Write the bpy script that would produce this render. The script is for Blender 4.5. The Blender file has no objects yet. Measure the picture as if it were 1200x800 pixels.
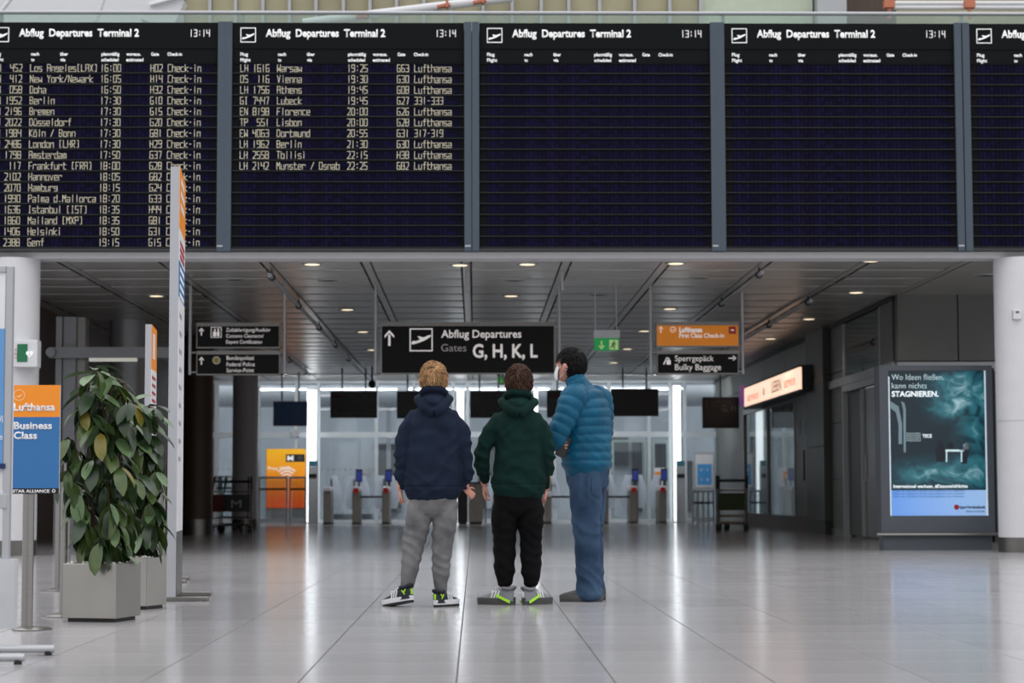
import bpy, math, random
import numpy as np
from mathutils import Vector, Matrix, noise
random.seed(7)
scene = bpy.context.scene
COL = scene.collection
# ------------------------------------------------------------------ camera
FPX = 2400.0; HC = 0.75
th = math.atan(179 / FPX); ps = math.atan(44 * math.cos(th) / FPX); ro = math.radians(0.15)
fw = Vector((math.sin(ps) * math.cos(th), math.cos(ps) * math.cos(th), math.sin(th)))
r0 = fw.cross(Vector((0, 0, 1))).normalized(); u0 = r0.cross(fw)
rt = r0 * math.cos(ro) - u0 * math.sin(ro); up = u0 * math.cos(ro) + r0 * math.sin(ro)
cam_d = bpy.data.cameras.new('camera'); cam = bpy.data.objects.new('camera', cam_d); COL.objects.link(cam)
cam_d.sensor_width = 36; cam_d.lens = 72
cam.matrix_world = Matrix(((rt.x, up.x, -fw.x, 0), (rt.y, up.y, -fw.y, 0), (rt.z, up.z, -fw.z, HC), (0, 0, 0, 1)))
cam_d.dof.use_dof = True; cam_d.dof.focus_distance = 14.2; cam_d.dof.aperture_fstop = 3.5
cam_d.clip_end = 400
scene.camera = cam
# ------------------------------------------------------------------ light
world = bpy.data.worlds.new('world'); scene.world = world; world.use_nodes = True
bg = world.node_tree.nodes['Background']
bg.inputs[1].default_value = 1.0
wn = world.node_tree; w1_ = wn.nodes.new('ShaderNodeTexCoord'); w2_ = wn.nodes.new('ShaderNodeSeparateXYZ'); w3_ = wn.nodes.new('ShaderNodeValToRGB')   # overcast daylight, brighter towards the zenith
wn.links.new(w1_.outputs['Generated'], w2_.inputs[0]); wn.links.new(w2_.outputs['Z'], w3_.inputs[0]); wn.links.new(w3_.outputs[0], bg.inputs[0])
w3_.color_ramp.elements[0].color = (.64, .65, .665, 1); w3_.color_ramp.elements[1].color = (2.0, 2.0, 2.02, 1)
scene.view_settings.view_transform = 'Standard'; scene.view_settings.look = 'None'
scene.view_settings.gamma = 1.0; scene.view_settings.use_curve_mapping = False
scene.view_settings.exposure = 0.0

def P(px, py, Y):
    d = fw * FPX + rt * (px - 600) + up * (400 - py)
    t = Y / d.y
    return Vector((d.x * t, Y, HC + d.z * t))
def PZ(px, py, z):
    d = fw * FPX + rt * (px - 600) + up * (400 - py)
    t = (z - HC) / d.z
    return Vector((d.x * t, d.y * t, z))
# ------------------------------------------------------------------ materials
def lin(c): return tuple(((x / 255) / 12.92 if x / 255 <= .04045 else ((x / 255 + .055) / 1.055) ** 2.4) for x in c)
MATS = {}
def mat(name, rgb, rough=.5, metal=0., var=.06, scale=6., bump=0., bscale=40., spec=.5, emit=0., coat=0., sheen=0., stretch=(1, 1, 1), island=0., rgb2=None, alpha=None):
    m = bpy.data.materials.new(name); m.use_nodes = True; nt = m.node_tree; N = nt.nodes; L = nt.links
    b = N['Principled BSDF']; c = lin(rgb)
    tc = N.new('ShaderNodeTexCoord'); mp = N.new('ShaderNodeMapping'); mp.inputs['Scale'].default_value = stretch
    L.new(tc.outputs['Object'], mp.inputs[0])
    nz = N.new('ShaderNodeTexNoise'); nz.inputs['Scale'].default_value = scale; nz.inputs['Detail'].default_value = 4
    L.new(mp.outputs[0], nz.inputs['Vector'])
    rmp = N.new('ShaderNodeValToRGB')
    e = rmp.color_ramp.elements; e[0].position = .3; e[1].position = .7
    c2 = lin(rgb2) if rgb2 else None
    e[0].color = tuple(x * (1 - var) for x in c) + (1,)
    e[1].color = (c2 if c2 else tuple(min(1, x * (1 + var)) for x in c)) + (1,)
    L.new(nz.outputs['Fac'], rmp.inputs[0])
    out = rmp.outputs[0]
    if island:
        g = N.new('ShaderNodeNewGeometry'); mr = N.new('ShaderNodeMapRange')
        mr.inputs['To Min'].default_value = 1 - island; mr.inputs['To Max'].default_value = 1 + island
        L.new(g.outputs['Random Per Island'], mr.inputs[0])
        mx = N.new('ShaderNodeVectorMath'); mx.operation = 'SCALE'
        L.new(out, mx.inputs[0]); L.new(mr.outputs[0], mx.inputs['Scale']); out = mx.outputs[0]
    L.new(out, b.inputs['Base Color'])
    b.inputs['Roughness'].default_value = rough; b.inputs['Metallic'].default_value = metal
    b.inputs['Specular IOR Level'].default_value = spec
    b.inputs['Coat Weight'].default_value = coat
    if sheen: b.inputs['Sheen Weight'].default_value = sheen; b.inputs['Sheen Roughness'].default_value = .6
    if emit:
        L.new(out, b.inputs['Emission Color']); b.inputs['Emission Strength'].default_value = emit
    if alpha is not None: b.inputs['Alpha'].default_value = alpha
    if bump:
        n2 = N.new('ShaderNodeTexNoise'); n2.inputs['Scale'].default_value = bscale; n2.inputs['Detail'].default_value = 3
        L.new(mp.outputs[0], n2.inputs['Vector'])
        bp = N.new('ShaderNodeBump'); bp.inputs['Strength'].default_value = bump; bp.inputs['Distance'].default_value = .01
        L.new(n2.outputs['Fac'], bp.inputs['Height']); L.new(bp.outputs[0], b.inputs['Normal'])
    MATS[name] = m
    return m
def glass_mat(name, tint, gloss=.12, rough=.02):
    m = bpy.data.materials.new(name); m.use_nodes = True; nt = m.node_tree; N = nt.nodes; L = nt.links
    N.remove(N['Principled BSDF'])
    t = N.new('ShaderNodeBsdfTransparent'); g = N.new('ShaderNodeBsdfGlossy'); mx = N.new('ShaderNodeMixShader')
    t.inputs[0].default_value = tint + (1,)
    g.inputs['Roughness'].default_value = rough; g.inputs[0].default_value = (.9, .95, .95, 1)
    nz = N.new('ShaderNodeTexNoise'); nz.inputs['Scale'].default_value = .8
    mr = N.new('ShaderNodeMapRange'); mr.inputs['To Min'].default_value = gloss * .8; mr.inputs['To Max'].default_value = gloss * 1.2
    L.new(nz.outputs['Fac'], mr.inputs[0]); L.new(mr.outputs[0], mx.inputs[0])
    L.new(t.outputs[0], mx.inputs[1]); L.new(g.outputs[0], mx.inputs[2])
    L.new(mx.outputs[0], N['Material Output'].inputs[0])
    return m
M_floor = mat('granite', (169, 167, 169), rough=.15, var=.05, scale=1.3, spec=.32)
# speckle for granite
nt = M_floor.node_tree; b = nt.nodes['Principled BSDF']; b.inputs['IOR'].default_value = 1.3
src = b.inputs['Base Color'].links[0].from_socket
tc = nt.nodes.new('ShaderNodeTexCoord'); v = nt.nodes.new('ShaderNodeTexNoise'); v.inputs['Scale'].default_value = 140; v.inputs['Detail'].default_value = 2
nt.links.new(tc.outputs['Object'], v.inputs['Vector'])
mr = nt.nodes.new('ShaderNodeMapRange'); mr.inputs['From Min'].default_value = .3; mr.inputs['From Max'].default_value = .7; mr.inputs['To Min'].default_value = .8; mr.inputs['To Max'].default_value = 1.15
nt.links.new(v.outputs['Fac'], mr.inputs[0])
oi = nt.nodes.new('ShaderNodeObjectInfo'); m2 = nt.nodes.new('ShaderNodeMapRange'); m2.inputs['To Min'].default_value = .95; m2.inputs['To Max'].default_value = 1.05
nt.links.new(oi.outputs['Random'], m2.inputs[0])
ml = nt.nodes.new('ShaderNodeMath'); ml.operation = 'MULTIPLY'; nt.links.new(mr.outputs[0], ml.inputs[0]); nt.links.new(m2.outputs[0], ml.inputs[1])
sc = nt.nodes.new('ShaderNodeVectorMath'); sc.operation = 'SCALE'; nt.links.new(src, sc.inputs[0]); nt.links.new(ml.outputs[0], sc.inputs['Scale'])
nt.links.new(sc.outputs[0], b.inputs['Base Color'])
M_grout = mat('grout', (62, 60, 60), rough=.8)
M_ceil = mat('ceiling_metal', (206, 204, 200), rough=.3, metal=.5, var=.05, scale=2)
M_ceil_dark = mat('ceiling_gap', (28, 28, 28), rough=.8)
M_wallg = mat('wall_grey_panel', (106, 109, 105), rough=.45, var=.06, scale=1.5, spec=.4)
M_walld = mat('wall_dark_panel', (68, 69, 67), rough=.45, var=.06, scale=1.5)
M_brown = mat('brown_wood', (74, 56, 46), rough=.5, var=.12, scale=2, stretch=(6, 6, 1))
M_white = mat('white_paint', (216, 216, 220), rough=.5, var=.02)
M_steel = mat('brushed_steel', (150, 148, 145), rough=.3, metal=1, var=.05, scale=10, stretch=(1, 1, 20))
M_steel_d = mat('dark_steel', (120, 118, 115), rough=.35, metal=.9)
M_alu = mat('aluminium', (176, 178, 182), rough=.42, metal=.4, var=.03)
M_black = mat('black_plastic', (18, 18, 19), rough=.45, var=.1)
M_dark = mat('dark_grey', (45, 46, 48), rough=.5)
M_frame = mat('board_frame_paint', (74, 84, 96), rough=.5, var=.03, spec=.3)
M_board = mat('board_black', (19, 21, 22), rough=.7, spec=.1)
M_row = mat('row_housing', (16, 17, 20), rough=.7, spec=.1)
M_lip = mat('row_lip', (50, 54, 58), rough=.6, spec=.15)
M_flap = mat('flap_blue', (10, 11, 42), rough=.6, spec=.08, island=.5, rgb2=(16, 10, 40), var=.2, scale=1.5)
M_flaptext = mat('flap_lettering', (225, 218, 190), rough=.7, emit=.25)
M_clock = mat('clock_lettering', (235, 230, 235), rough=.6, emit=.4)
M_signtext = mat('sign_lettering', (232, 226, 224), rough=.6, emit=.35)
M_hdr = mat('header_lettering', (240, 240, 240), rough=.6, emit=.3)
M_sign = mat('sign_face', (17, 18, 19), rough=.5, var=.05, spec=.15)
M_orange = mat('orange_print', (246, 146, 30), rough=.45, var=.02)
M_orange_lit = mat('orange_lit', (214, 124, 10), rough=.4, var=.03, emit=.25)
M_blue = mat('blue_print', (48, 112, 172), rough=.45, var=.02)
M_green = mat('green_sign', (20, 140, 70), rough=.4, emit=.4)
M_greenp = mat('green_print', (22, 110, 70), rough=.4)
M_lime = mat('sign_lime', (200, 235, 150), rough=.4, emit=.15)
M_red = mat('red_plastic', (176, 30, 34), rough=.4)
M_tube = mat('light_strip', (245, 250, 255), emit=1.9, var=0)
M_lamp = mat('lamp_lit', (255, 234, 200), emit=1.3, var=0)
M_lampoff = mat('lamp_off', (60, 58, 54), rough=.3, metal=.5)
M_winframe = mat('window_frame_white', (196, 202, 206), rough=.4)
M_glass = glass_mat('facade_glass', (.70, .745, .77), .05)
M_clear = glass_mat('clear_glass', (.80, .86, .86), .10)
M_dkglass = glass_mat('shop_glass', (.42, .45, .46), .32)
M_parapet = glass_mat('parapet_glass', (.72, .80, .76), .12)
M_frost = mat('frosted_wing', (214, 220, 230), rough=.5, var=.02)
_n = M_frost.node_tree; _t = _n.nodes.new('ShaderNodeBsdfTranslucent'); _t.inputs[0].default_value = (.8, .85, .9, 1); _m = _n.nodes.new('ShaderNodeMixShader'); _m.inputs[0].default_value = .5
_n.links.new(_n.nodes['Principled BSDF'].outputs[0], _m.inputs[1]); _n.links.new(_t.outputs[0], _m.inputs[2]); _n.links.new(_m.outputs[0], _n.nodes['Material Output'].inputs[0])
M_alu_d = mat('aluminium_grey', (128, 130, 134), rough=.42, metal=.4, var=.03)
# ------------------------------------------------------------------ helpers
ROOTS = []
class MB:
    def __init__(s): s.v = []; s.f = []; s.m = []
    def add(s, vs, fs, mi=0):
        o = len(s.v); s.v += [Vector(p) for p in vs]; s.f += [tuple(i + o for i in q) for q in fs]; s.m += [mi] * len(fs); return s
    def box(s, x0, x1, y0, y1, z0, z1, mi=0):
        return s.add([(x0, y0, z0), (x1, y0, z0), (x1, y1, z0), (x0, y1, z0), (x0, y0, z1), (x1, y0, z1), (x1, y1, z1), (x0, y1, z1)],
                     [(0, 3, 2, 1), (4, 5, 6, 7), (0, 1, 5, 4), (1, 2, 6, 5), (2, 3, 7, 6), (3, 0, 4, 7)], mi)
    def rbox(s, c, size, M=None, mi=0):
        a, b_, c_ = [x / 2 for x in size]; t = MB().box(-a, a, -b_, b_, -c_, c_)
        M = M or Matrix.Identity(3)
        return s.add([Vector(c) + M @ p for p in t.v], t.f, mi)
    def cyl(s, p0, p1, r, n=12, r1=None, mi=0):
        p0 = Vector(p0); p1 = Vector(p1); t = (p1 - p0).normalized(); r1 = r if r1 is None else r1
        a = t.orthogonal().normalized(); b_ = t.cross(a); vs = []
        for p, q in ((p0, r), (p1, r1)):
            for k in range(n):
                an = 2 * math.pi * k / n; vs.append(p + (a * math.cos(an) + b_ * math.sin(an)) * q)
        fs = [(k, (k + 1) % n, n + (k + 1) % n, n + k) for k in range(n)] + [tuple(reversed(range(n))), tuple(range(n, 2 * n))]
        return s.add(vs, fs, mi)
    def prism(s, pts, y0, y1, mi=0):
        n = len(pts); vs = [(x, y0, z) for x, z in pts] + [(x, y1, z) for x, z in pts]
        return s.add(vs, [tuple(range(n)), tuple(reversed(range(n, 2 * n)))] + [(k, n + k, n + (k + 1) % n, (k + 1) % n) for k in range(n)], mi)
    def zprism(s, pts, z0, z1, mi=0):
        n = len(pts); vs = [(x, y, z0) for x, y in pts] + [(x, y, z1) for x, y in pts]
        return s.add(vs, [tuple(reversed(range(n))), tuple(range(n, 2 * n))] + [(k, (k + 1) % n, n + (k + 1) % n, n + k) for k in range(n)], mi)
    def lathe(s, prof, c=(0, 0, 0), n=20, mi=0):
        c = Vector(c); vs = []; fs = []
        for r, z in prof:
            for k in range(n): a = 2 * math.pi * k / n; vs.append(c + Vector((r * math.cos(a), r * math.sin(a), z)))
        for j in range(len(prof) - 1):
            for k in range(n): fs.append((j * n + k, j * n + (k + 1) % n, (j + 1) * n + (k + 1) % n, (j + 1) * n + k))
        fs.append(tuple(reversed(range(n)))); fs.append(tuple(range((len(prof) - 1) * n, len(prof) * n)))
        return s.add(vs, fs, mi)
    def ell(s, c, r, nu=20, nv=12, M=None, mi=0):
        c = Vector(c); vs = []; fs = []; r = (r, r, r) if isinstance(r, (int, float)) else r
        for j in range(1, nv):
            ph = math.pi * j / nv
            for k in range(nu):
                a = 2 * math.pi * k / nu; p = Vector((r[0] * math.sin(ph) * math.cos(a), r[1] * math.sin(ph) * math.sin(a), r[2] * math.cos(ph)))
                vs.append(c + (M @ p if M else p))
        t = Vector((0, 0, r[2])); vs.append(c + (M @ t if M else t)); vs.append(c - (M @ t if M else t)); T = len(vs) - 2
        for j in range(nv - 2):
            for k in range(nu): fs.append((j * nu + k, (j + 1) * nu + k, (j + 1) * nu + (k + 1) % nu, j * nu + (k + 1) % nu))
        for k in range(nu):
            fs.append((T, k, (k + 1) % nu)); q = (nv - 2) * nu; fs.append((T + 1, q + (k + 1) % nu, q + k))
        return s.add(vs, fs, mi)
    def tube(s, pts, rad, n=20, sub=5, ref=(1, 0, 0), cap=True, mod=None, mi=0):
        pts = [Vector(p) for p in pts]; R = [(q, q) if isinstance(q, (int, float)) else q for q in rad]
        A = [pts[0] * 2 - pts[1]] + pts + [pts[-1] * 2 - pts[-2]]; RR = [R[0]] + R + [R[-1]]; C = []; Q = []
        for i in range(1, len(A) - 2):
            for k in range(sub):
                t = k / sub; p0, p1, p2, p3 = A[i - 1:i + 3]
                C.append(.5 * ((2 * p1) + (p2 - p0) * t + (2 * p0 - 5 * p1 + 4 * p2 - p3) * t * t + (3 * p1 - p0 - 3 * p2 + p3) * t ** 3))
                w = t * t * (3 - 2 * t) if sub > 1 else 0
                Q.append(tuple(RR[i][j] * (1 - w) + RR[i + 1][j] * w for j in (0, 1)))
        C.append(pts[-1]); Q.append(R[-1])
        if mod:
            d = 0; Q2 = []
            for i in range(len(C)):
                if i: d += (C[i] - C[i - 1]).length
                Q2.append(tuple(q + mod(d) for q in Q[i]))
            Q = Q2
        T = []
        for i in range(len(C)): T.append((C[min(i + 1, len(C) - 1)] - C[max(i - 1, 0)]).normalized())
        rings = []
        if cap:
            for a in (80, 55, 28):
                a = math.radians(a); q = min(Q[0]); rings.append((C[0] - T[0] * q * .6 * math.sin(a), T[0], (Q[0][0] * math.cos(a), Q[0][1] * math.cos(a))))
        rings += [(C[i], T[i], Q[i]) for i in range(len(C))]
        if cap:
            for a in (28, 55, 80):
                a = math.radians(a); q = min(Q[-1]); rings.append((C[-1] + T[-1] * q * .6 * math.sin(a), T[-1], (Q[-1][0] * math.cos(a), Q[-1][1] * math.cos(a))))
        ref = Vector(ref); vs = []; fs = []
        for c, t, q in rings:
            b_ = (ref - t * ref.dot(t))
            if b_.length < .05: b_ = t.orthogonal()
            b_.normalize(); c_ = t.cross(b_)
            for k in range(n):
                a = 2 * math.pi * k / n; vs.append(c + b_ * math.cos(a) * q[0] + c_ * math.sin(a) * q[1])
        for j in range(len(rings) - 1):
            for k in range(n): fs.append((j * n + k, j * n + (k + 1) % n, (j + 1) * n + (k + 1) % n, (j + 1) * n + k))
        fs.append(tuple(reversed(range(n)))); fs.append(tuple(range((len(rings) - 1) * n, len(rings) * n)))
        return s.add(vs, fs, mi)
    def xf(s, M):
        s.v = [M @ p for p in s.v]; return s
    def mesh(s, name, mats, off=Vector((0, 0, 0)), smooth=None):
        me = bpy.data.meshes.new(name); me.from_pydata([tuple(p - off) for p in s.v], [], s.f)
        mats = mats if isinstance(mats, (list, tuple)) else [mats]
        for q in mats: me.materials.append(q)
        if len(mats) > 1: me.polygons.foreach_set('material_index', s.m)
        if smooth:
            me.polygons.foreach_set('use_smooth', [True] * len(me.polygons)); me.update()
            me.set_sharp_from_angle(angle=math.radians(smooth))
        me.update(); return me
    def build(s, name, mats, parent=None, smooth=None, bevel=0):
        off = worldloc(parent) if parent else Vector((0, 0, 0))
        if parent is None:
            xs = [p.x for p in s.v]; ys = [p.y for p in s.v]; off = Vector(((min(xs) + max(xs)) / 2, (min(ys) + max(ys)) / 2, min(p.z for p in s.v)))
        o = link(name, s.mesh(name, mats, off, smooth), parent, off if parent is None else (0, 0, 0))
        if bevel:
            md = o.modifiers.new('bevel', 'BEVEL'); md.width = bevel; md.segments = 2; md.limit_method = 'ANGLE'
        return o
def worldloc(o):
    l = Vector((0, 0, 0))
    while o: l += o.location; o = o.parent
    return l
def link(name, data, parent=None, loc=(0, 0, 0), rz=0):
    o = bpy.data.objects.new(name, data); COL.objects.link(o); o.parent = parent; o.location = loc; o.rotation_euler = (0, 0, rz); return o
def tag(o, label=None, cat=None, group=None, kind=None):
    if label: o['label'] = label
    if cat: o['category'] = cat
    if group: o['group'] = group
    if kind: o['kind'] = kind
    return o
def thing(name, label, cat, loc, group=None): return tag(link(name, None, None, loc), label, cat, group)
def struct(name, mb, m, parent=None, smooth=None):
    o = mb.build(name, m, parent, smooth)
    if parent is None: o['kind'] = 'structure'
    return o
def copy_tree(o, parent=None):
    c = o.copy(); COL.objects.link(c); c.parent = parent
    for ch in [x for x in o.children]: copy_tree(ch, c)
    return c
TEXTS = []
def text(body, px0, px1, ytop, ybase, Y, m, parent, name='lettering', bold=0., refx=600):
    """words from pixel px0 to px1, cap height from ytop to ybase, standing on plane Y"""
    a = P(px0, ybase, Y); b_ = P(px1, ybase, Y); h = P(px0, ytop, Y).z - a.z
    text3(body, a, (b_ - a).length, h, m, parent, name, bold)
def text3(body, a, w, h, m, parent, name='lettering', bold=0., rz=0., extr=.002):
    cu = bpy.data.curves.new('t', 'FONT'); cu.body = body; cu.size = 1; cu.offset = bold; cu.resolution_u = 3
    o = bpy.data.objects.new('t', cu); COL.objects.link(o)
    TEXTS.append((o, Vector(a), w, h, m, parent, name, rz, extr))
def flush_texts():
    bpy.context.view_layer.update(); dg = bpy.context.evaluated_depsgraph_get()
    made = []
    for o, a, w, h, m, parent, name, rz, extr in TEXTS:
        me = bpy.data.meshes.new_from_object(o.evaluated_get(dg)); made.append(me)
    for (o, a, w, h, m, parent, name, rz, extr), me in zip(TEXTS, made):
        co = np.array([p.co[:] for p in me.vertices]); x0, x1 = co[:, 0].min(), co[:, 0].max()
        sx = w / (x1 - x0); sz = h / .73
        off = worldloc(parent) if parent else Vector((0, 0, 0))
        n = len(co); X = (co[:, 0] - x0) * sx; Z = co[:, 1] * sz
        cr, sr = math.cos(rz), math.sin(rz)
        pts = np.stack([a.x - off.x + X * cr, a.y - off.y + X * sr, a.z - off.z + Z], 1)
        for i in range(n): me.vertices[i].co = pts[i]
        me.materials.clear(); me.materials.append(m)
        q = bpy.data.objects.new(name, me); COL.objects.link(q); q.parent = parent
        md = q.modifiers.new('depth', 'SOLIDIFY'); md.thickness = extr; md.offset = 0
        cu = o.data; bpy.data.objects.remove(o); bpy.data.curves.remove(cu)
def icon_polys(mb, polys, x, z, s, y0, y1):
    for p in polys: mb.prism([(x + a * s, z + b_ * s) for a, b_ in p], y0, y1)
PLANE = [[(.06, .36), (.12, .30), (.30, .34), (.62, .46), (.86, .60), (.94, .68), (.90, .72), (.74, .66), (.60, .60), (.40, .66), (.34, .64), (.46, .52), (.28, .44), (.16, .46)]]
ARROW_UP = [[(.43, 0), (.57, 0), (.57, .7), (.43, .7)], [(.5, 1), (.2, .66), (.2, .5), (.5, .82)], [(.5, 1), (.5, .82), (.8, .5), (.8, .66)]]
def rotp(polys, a):
    c, s = math.cos(a), math.sin(a); return [[(.5 + (x - .5) * c - (y - .5) * s, .5 + (x - .5) * s + (y - .5) * c) for x, y in p] for p in polys]
def ring_frame(mb, x, z, w, h, t, y0, y1):
    mb.box(x, x + w, y0, y1, z, z + t); mb.box(x, x + w, y0, y1, z + h - t, z + h); mb.box(x, x + t, y0, y1, z + t, z + h - t); mb.box(x + w - t, x + w, y0, y1, z + t, z + h - t)
# ================================================================== THE SETTING
CZ = 3.77          # underside of the low ceiling
TS = .635; X0 = -.075
floor = link('floor', None); floor['kind'] = 'structure'
MB().box(-30, 30, -14, 110, -.3, -.006).build('floor_bed', M_grout, floor)
g = .0028
tm = MB(); tm.add([(g, g, -.006), (TS - g, g, -.006), (TS - g, TS - g * .25, -.006), (g, TS - g * .25, -.006),
                   (g, g, -.001), (TS - g, g, -.001), (TS - g, TS - g * .25, -.001), (g, TS - g * .25, -.001),
                   (g + .001, g + .001, 0), (TS - g - .001, g + .001, 0), (TS - g - .001, TS - g * .25 - .001, 0), (g + .001, TS - g * .25 - .001, 0)],
                  [(0, 1, 5, 4), (1, 2, 6, 5), (2, 3, 7, 6), (3, 0, 4, 7), (4, 5, 9, 8), (5, 6, 10, 9), (6, 7, 11, 10), (7, 4, 8, 11), (8, 9, 10, 11)])
tile_me = tm.mesh('tile', M_floor)
rest = MB(); cnt = 0
for j in range(-20, 86):
    y = 7.3 + j * TS
    for i in range(-16, 16):
        x = X0 + i * TS
        if j < -8 or y > 54.5: continue
        hw = (y + TS) * .262
        inview = (x + TS > -hw) and (x < hw * 1.02 + .3)
        if 0 <= j and inview and cnt < 296:
            link('tile', tile_me, floor, (x, y, 0)); cnt += 1
        else:
            rest.add([p + Vector((x, y, 0)) for p in tm.v], tm.f)
rest.build('tile', M_floor, floor)['kind'] = 'stuff'
outer = MB().box(-30, X0 - 16 * TS, -14, 54.7, -.006, 0).box(X0 + 16 * TS, 30, -14, 54.7, -.006, 0).box(X0 - 16 * TS, X0 + 16 * TS, -14, 7.3 - 8 * TS, -.006, 0).box(-30, 30, 54.7, 110, -.006, 0)
outer.build('floor_margin', M_floor, floor)
# ceiling
ceiling = link('ceiling', None); ceiling['kind'] = 'structure'
MB().box(-14, 14, 26.3, 55, CZ + .06, CZ + .4).build('ceiling_slab', M_ceil_dark, ceiling)
PX = 1.31; PY = 1.09; TX = -.11
cp = MB(); nseg = 5; W = PX - .15
vs = []; 
for k in range(nseg + 1):
    t = k / nseg; z = -.0028 * math.sin(math.pi * t); vs += [(0, .005 + t * (PY - .010), z), (W, .005 + t * (PY - .010), z)]
fs = [(2 * k, 2 * k + 2, 2 * k + 3, 2 * k + 1) for k in range(nseg)]
n0 = len(vs); vs += [(0, .008, .04), (W, .008, .04), (0, PY - .008, .04), (W, PY - .008, .04)]
fs += [(0, 1, n0 + 1, n0), (n0 - 2, n0 + 2, n0 + 3, n0 - 1)]
cp.add(vs, fs)
cpm = cp.mesh('ceiling_panel', M_ceil); cpm.polygons.foreach_set('use_smooth', [i < nseg for i in range(len(fs))])
for j in range(26):
    for i in range(-6, 5):
        x = TX + i * PX + .075
        if x < -6.9 - PX + .3 or x > 6.4: continue
        link('ceiling_panel', cpm, ceiling, (x, 26.35 + j * PY, CZ))
for i in (-9, -8, -7, 5, 6, 7, 8): cpx = None
side = MB().box(-14, TX - 6 * PX, 26.3, 55, CZ, CZ + .04).box(TX + 5 * PX + .075, 14, 26.3, 55, CZ, CZ + .04)
side.build('ceiling_margin', M_ceil, ceiling)
# tracks between the panels, each a strip with two dark slots
for i in range(-5, 6):
    x = TX + i * PX
    t = link('ceiling_strip', None, ceiling, (x, 26.35, CZ))
    MB().box(x - .05, x + .05, 26.4, 54.4, CZ + .004, CZ + .03).build('strip_plate', M_ceil, t)
    sl = MB()
    for k in range(24): sl.box(x - .072, x - .054, 26.6 + k * 1.15, 27.65 + k * 1.15, CZ + .012, CZ + .03).box(x + .054, x + .072, 26.6 + k * 1.15, 27.65 + k * 1.15, CZ + .012, CZ + .03)
    sl.build('slot', M_ceil_dark, t)
# fascia beam under the boards and wall behind them
struct('trim_1', MB().box(-14, 14, 25.95, 26.34, CZ - .02, 3.86), M_white)
struct('wall_upper', MB().box(-14, 14, 26.02, 26.3, 3.86, 6.62), M_wallg)
struct('ceiling_upper', MB().box(-14, 14, 26.02, 32, 6.62, 6.7), M_wallg)
# side walls of the passage
WX = 6.43; LX = -6.95
struct('wall_left', MB().box(LX - .3, LX, 31, 55, 0, CZ + .05), M_brown)
struct('wall_left_front', MB().box(-14, LX, 31, 31.3, 0, CZ + .05), M_walld)
wf = link('wall_right_front', None); wf['kind'] = 'structure'
for x0, x1 in ((WX + .02, 7.36), (7.38, 9.6), (9.62, 14)):
    MB().box(x0, x1, 31.0, 31.2, 2.76, CZ + .05).build('wall_panel', M_wallg, wf)
MB().box(WX, 14, 30.96, 31.2, 2.6, 2.74).build('ledge', M_alu, wf)
MB().box(WX, 14, 31.0, 31.2, 0, 2.6).build('wall_panel', M_walld, wf)
MB().box(WX, 14, 31.2, 31.3, 0, CZ + .05).build('wall_core', M_walld, wf)
wr = link('wall_right', None); wr['kind'] = 'structure'
def wpan(y0, y1, z0, z1, m=M_wallg, dx=0., name='wall_panel'):
    return MB().box(WX + dx, WX + dx + .06, y0 + .008, y1 - .008, z0 + .008, z1 - .008).build(name, m, wr)
MB().box(WX + .06, WX + .2, 31.3, 38.8, CZ - .6, CZ + .05).build('wall_core', M_walld, wr)
MB().box(WX + .06, WX + .2, 31.3, 32.2, 0, CZ).build('wall_core', M_walld, wr)
MB().box(WX + .06, WX + .2, 35.6, 38.9, 0, CZ).build('wall_core', M_walld, wr)
MB().box(WX + .06, WX + .2, 38.9, 55, 2.7, CZ).build('wall_core', M_walld, wr)
wpan(31.22, 32.3, 0, 2.6); wpan(31.22, 32.3, 2.6, CZ)
for z0, z1 in ((0, 1.0), (1.0, 2.0), (2.0, 2.9), (2.9, CZ)): wpan(35.6, 36.8, z0, z1)
for k in range(3): wpan(39.1 + k * 3.2, 42.3 + k * 3.2, 3.2, CZ)
for k in range(4): wpan(39.1 + k * 3.9, 43 + k * 3.9, 2.72, 3.2)
wpan(48.9, 54.6, 0, 2.72); wpan(52.3, 54.6, 3.2, CZ); wpan(48.7, 52.3, 3.2, CZ)
MB().box(WX - .04, WX + .05, 31.2, 36.9, 2.62, 2.76).build('ledge', M_alu, wr)
MB().box(WX - .03, WX + .06, 31.2, 55, CZ - .06, CZ).build('cornice', M_dark, wr)
pl = link('column_square', None, None, (WX, 38, 0)); pl['kind'] = 'structure'
for z0, z1 in ((.0, .25), (.26, 1.6), (1.61, 2.9), (2.91, CZ)):
    MB().box(WX - .12, WX + .3, 36.95, 38.9, z0, z1).build('cladding', M_walld if z0 else M_dark, pl)
# door with upper glazing
dr = link('door_1', None, None, (WX, 34, 0)); dr['kind'] = 'structure'
MB().box(WX - .03, WX + .08, 32.3, 32.42, 0, 2.62).box(WX - .03, WX + .08, 35.46, 35.58, 0, 2.62).box(WX - .03, WX + .08, 32.42, 35.46, 2.5, 2.62).build('door_frame', M_alu, dr)
MB().box(WX + .03, WX + .06, 32.44, 33.9, .04, 2.48).build('door_leaf', M_steel_d, dr)
MB().box(WX + .05, WX + .08, 33.92, 35.44, .04, 2.48).build('door_leaf', M_walld, dr)
MB().box(WX + .0, WX + .03, 33.7, 33.78, .95, 1.4).build('door_handle', M_alu, dr)
MB().box(WX - .02, WX + .03, 33.85, 33.93, 0.04, 2.48).build('door_stile', M_alu, dr)
w1 = link('window_1', None, None, (WX, 34, 2.8)); w1['kind'] = 'structure'
MB().box(WX, WX + .05, 32.3, 32.4, 2.78, CZ - .07).box(WX, WX + .05, 35.5, 35.6, 2.78, CZ - .07).build('window_frame', M_alu, w1)
MB().box(WX + .02, WX + .03, 32.4, 35.5, 2.78, CZ - .07).build('pane', M_dkglass, w1)
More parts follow.
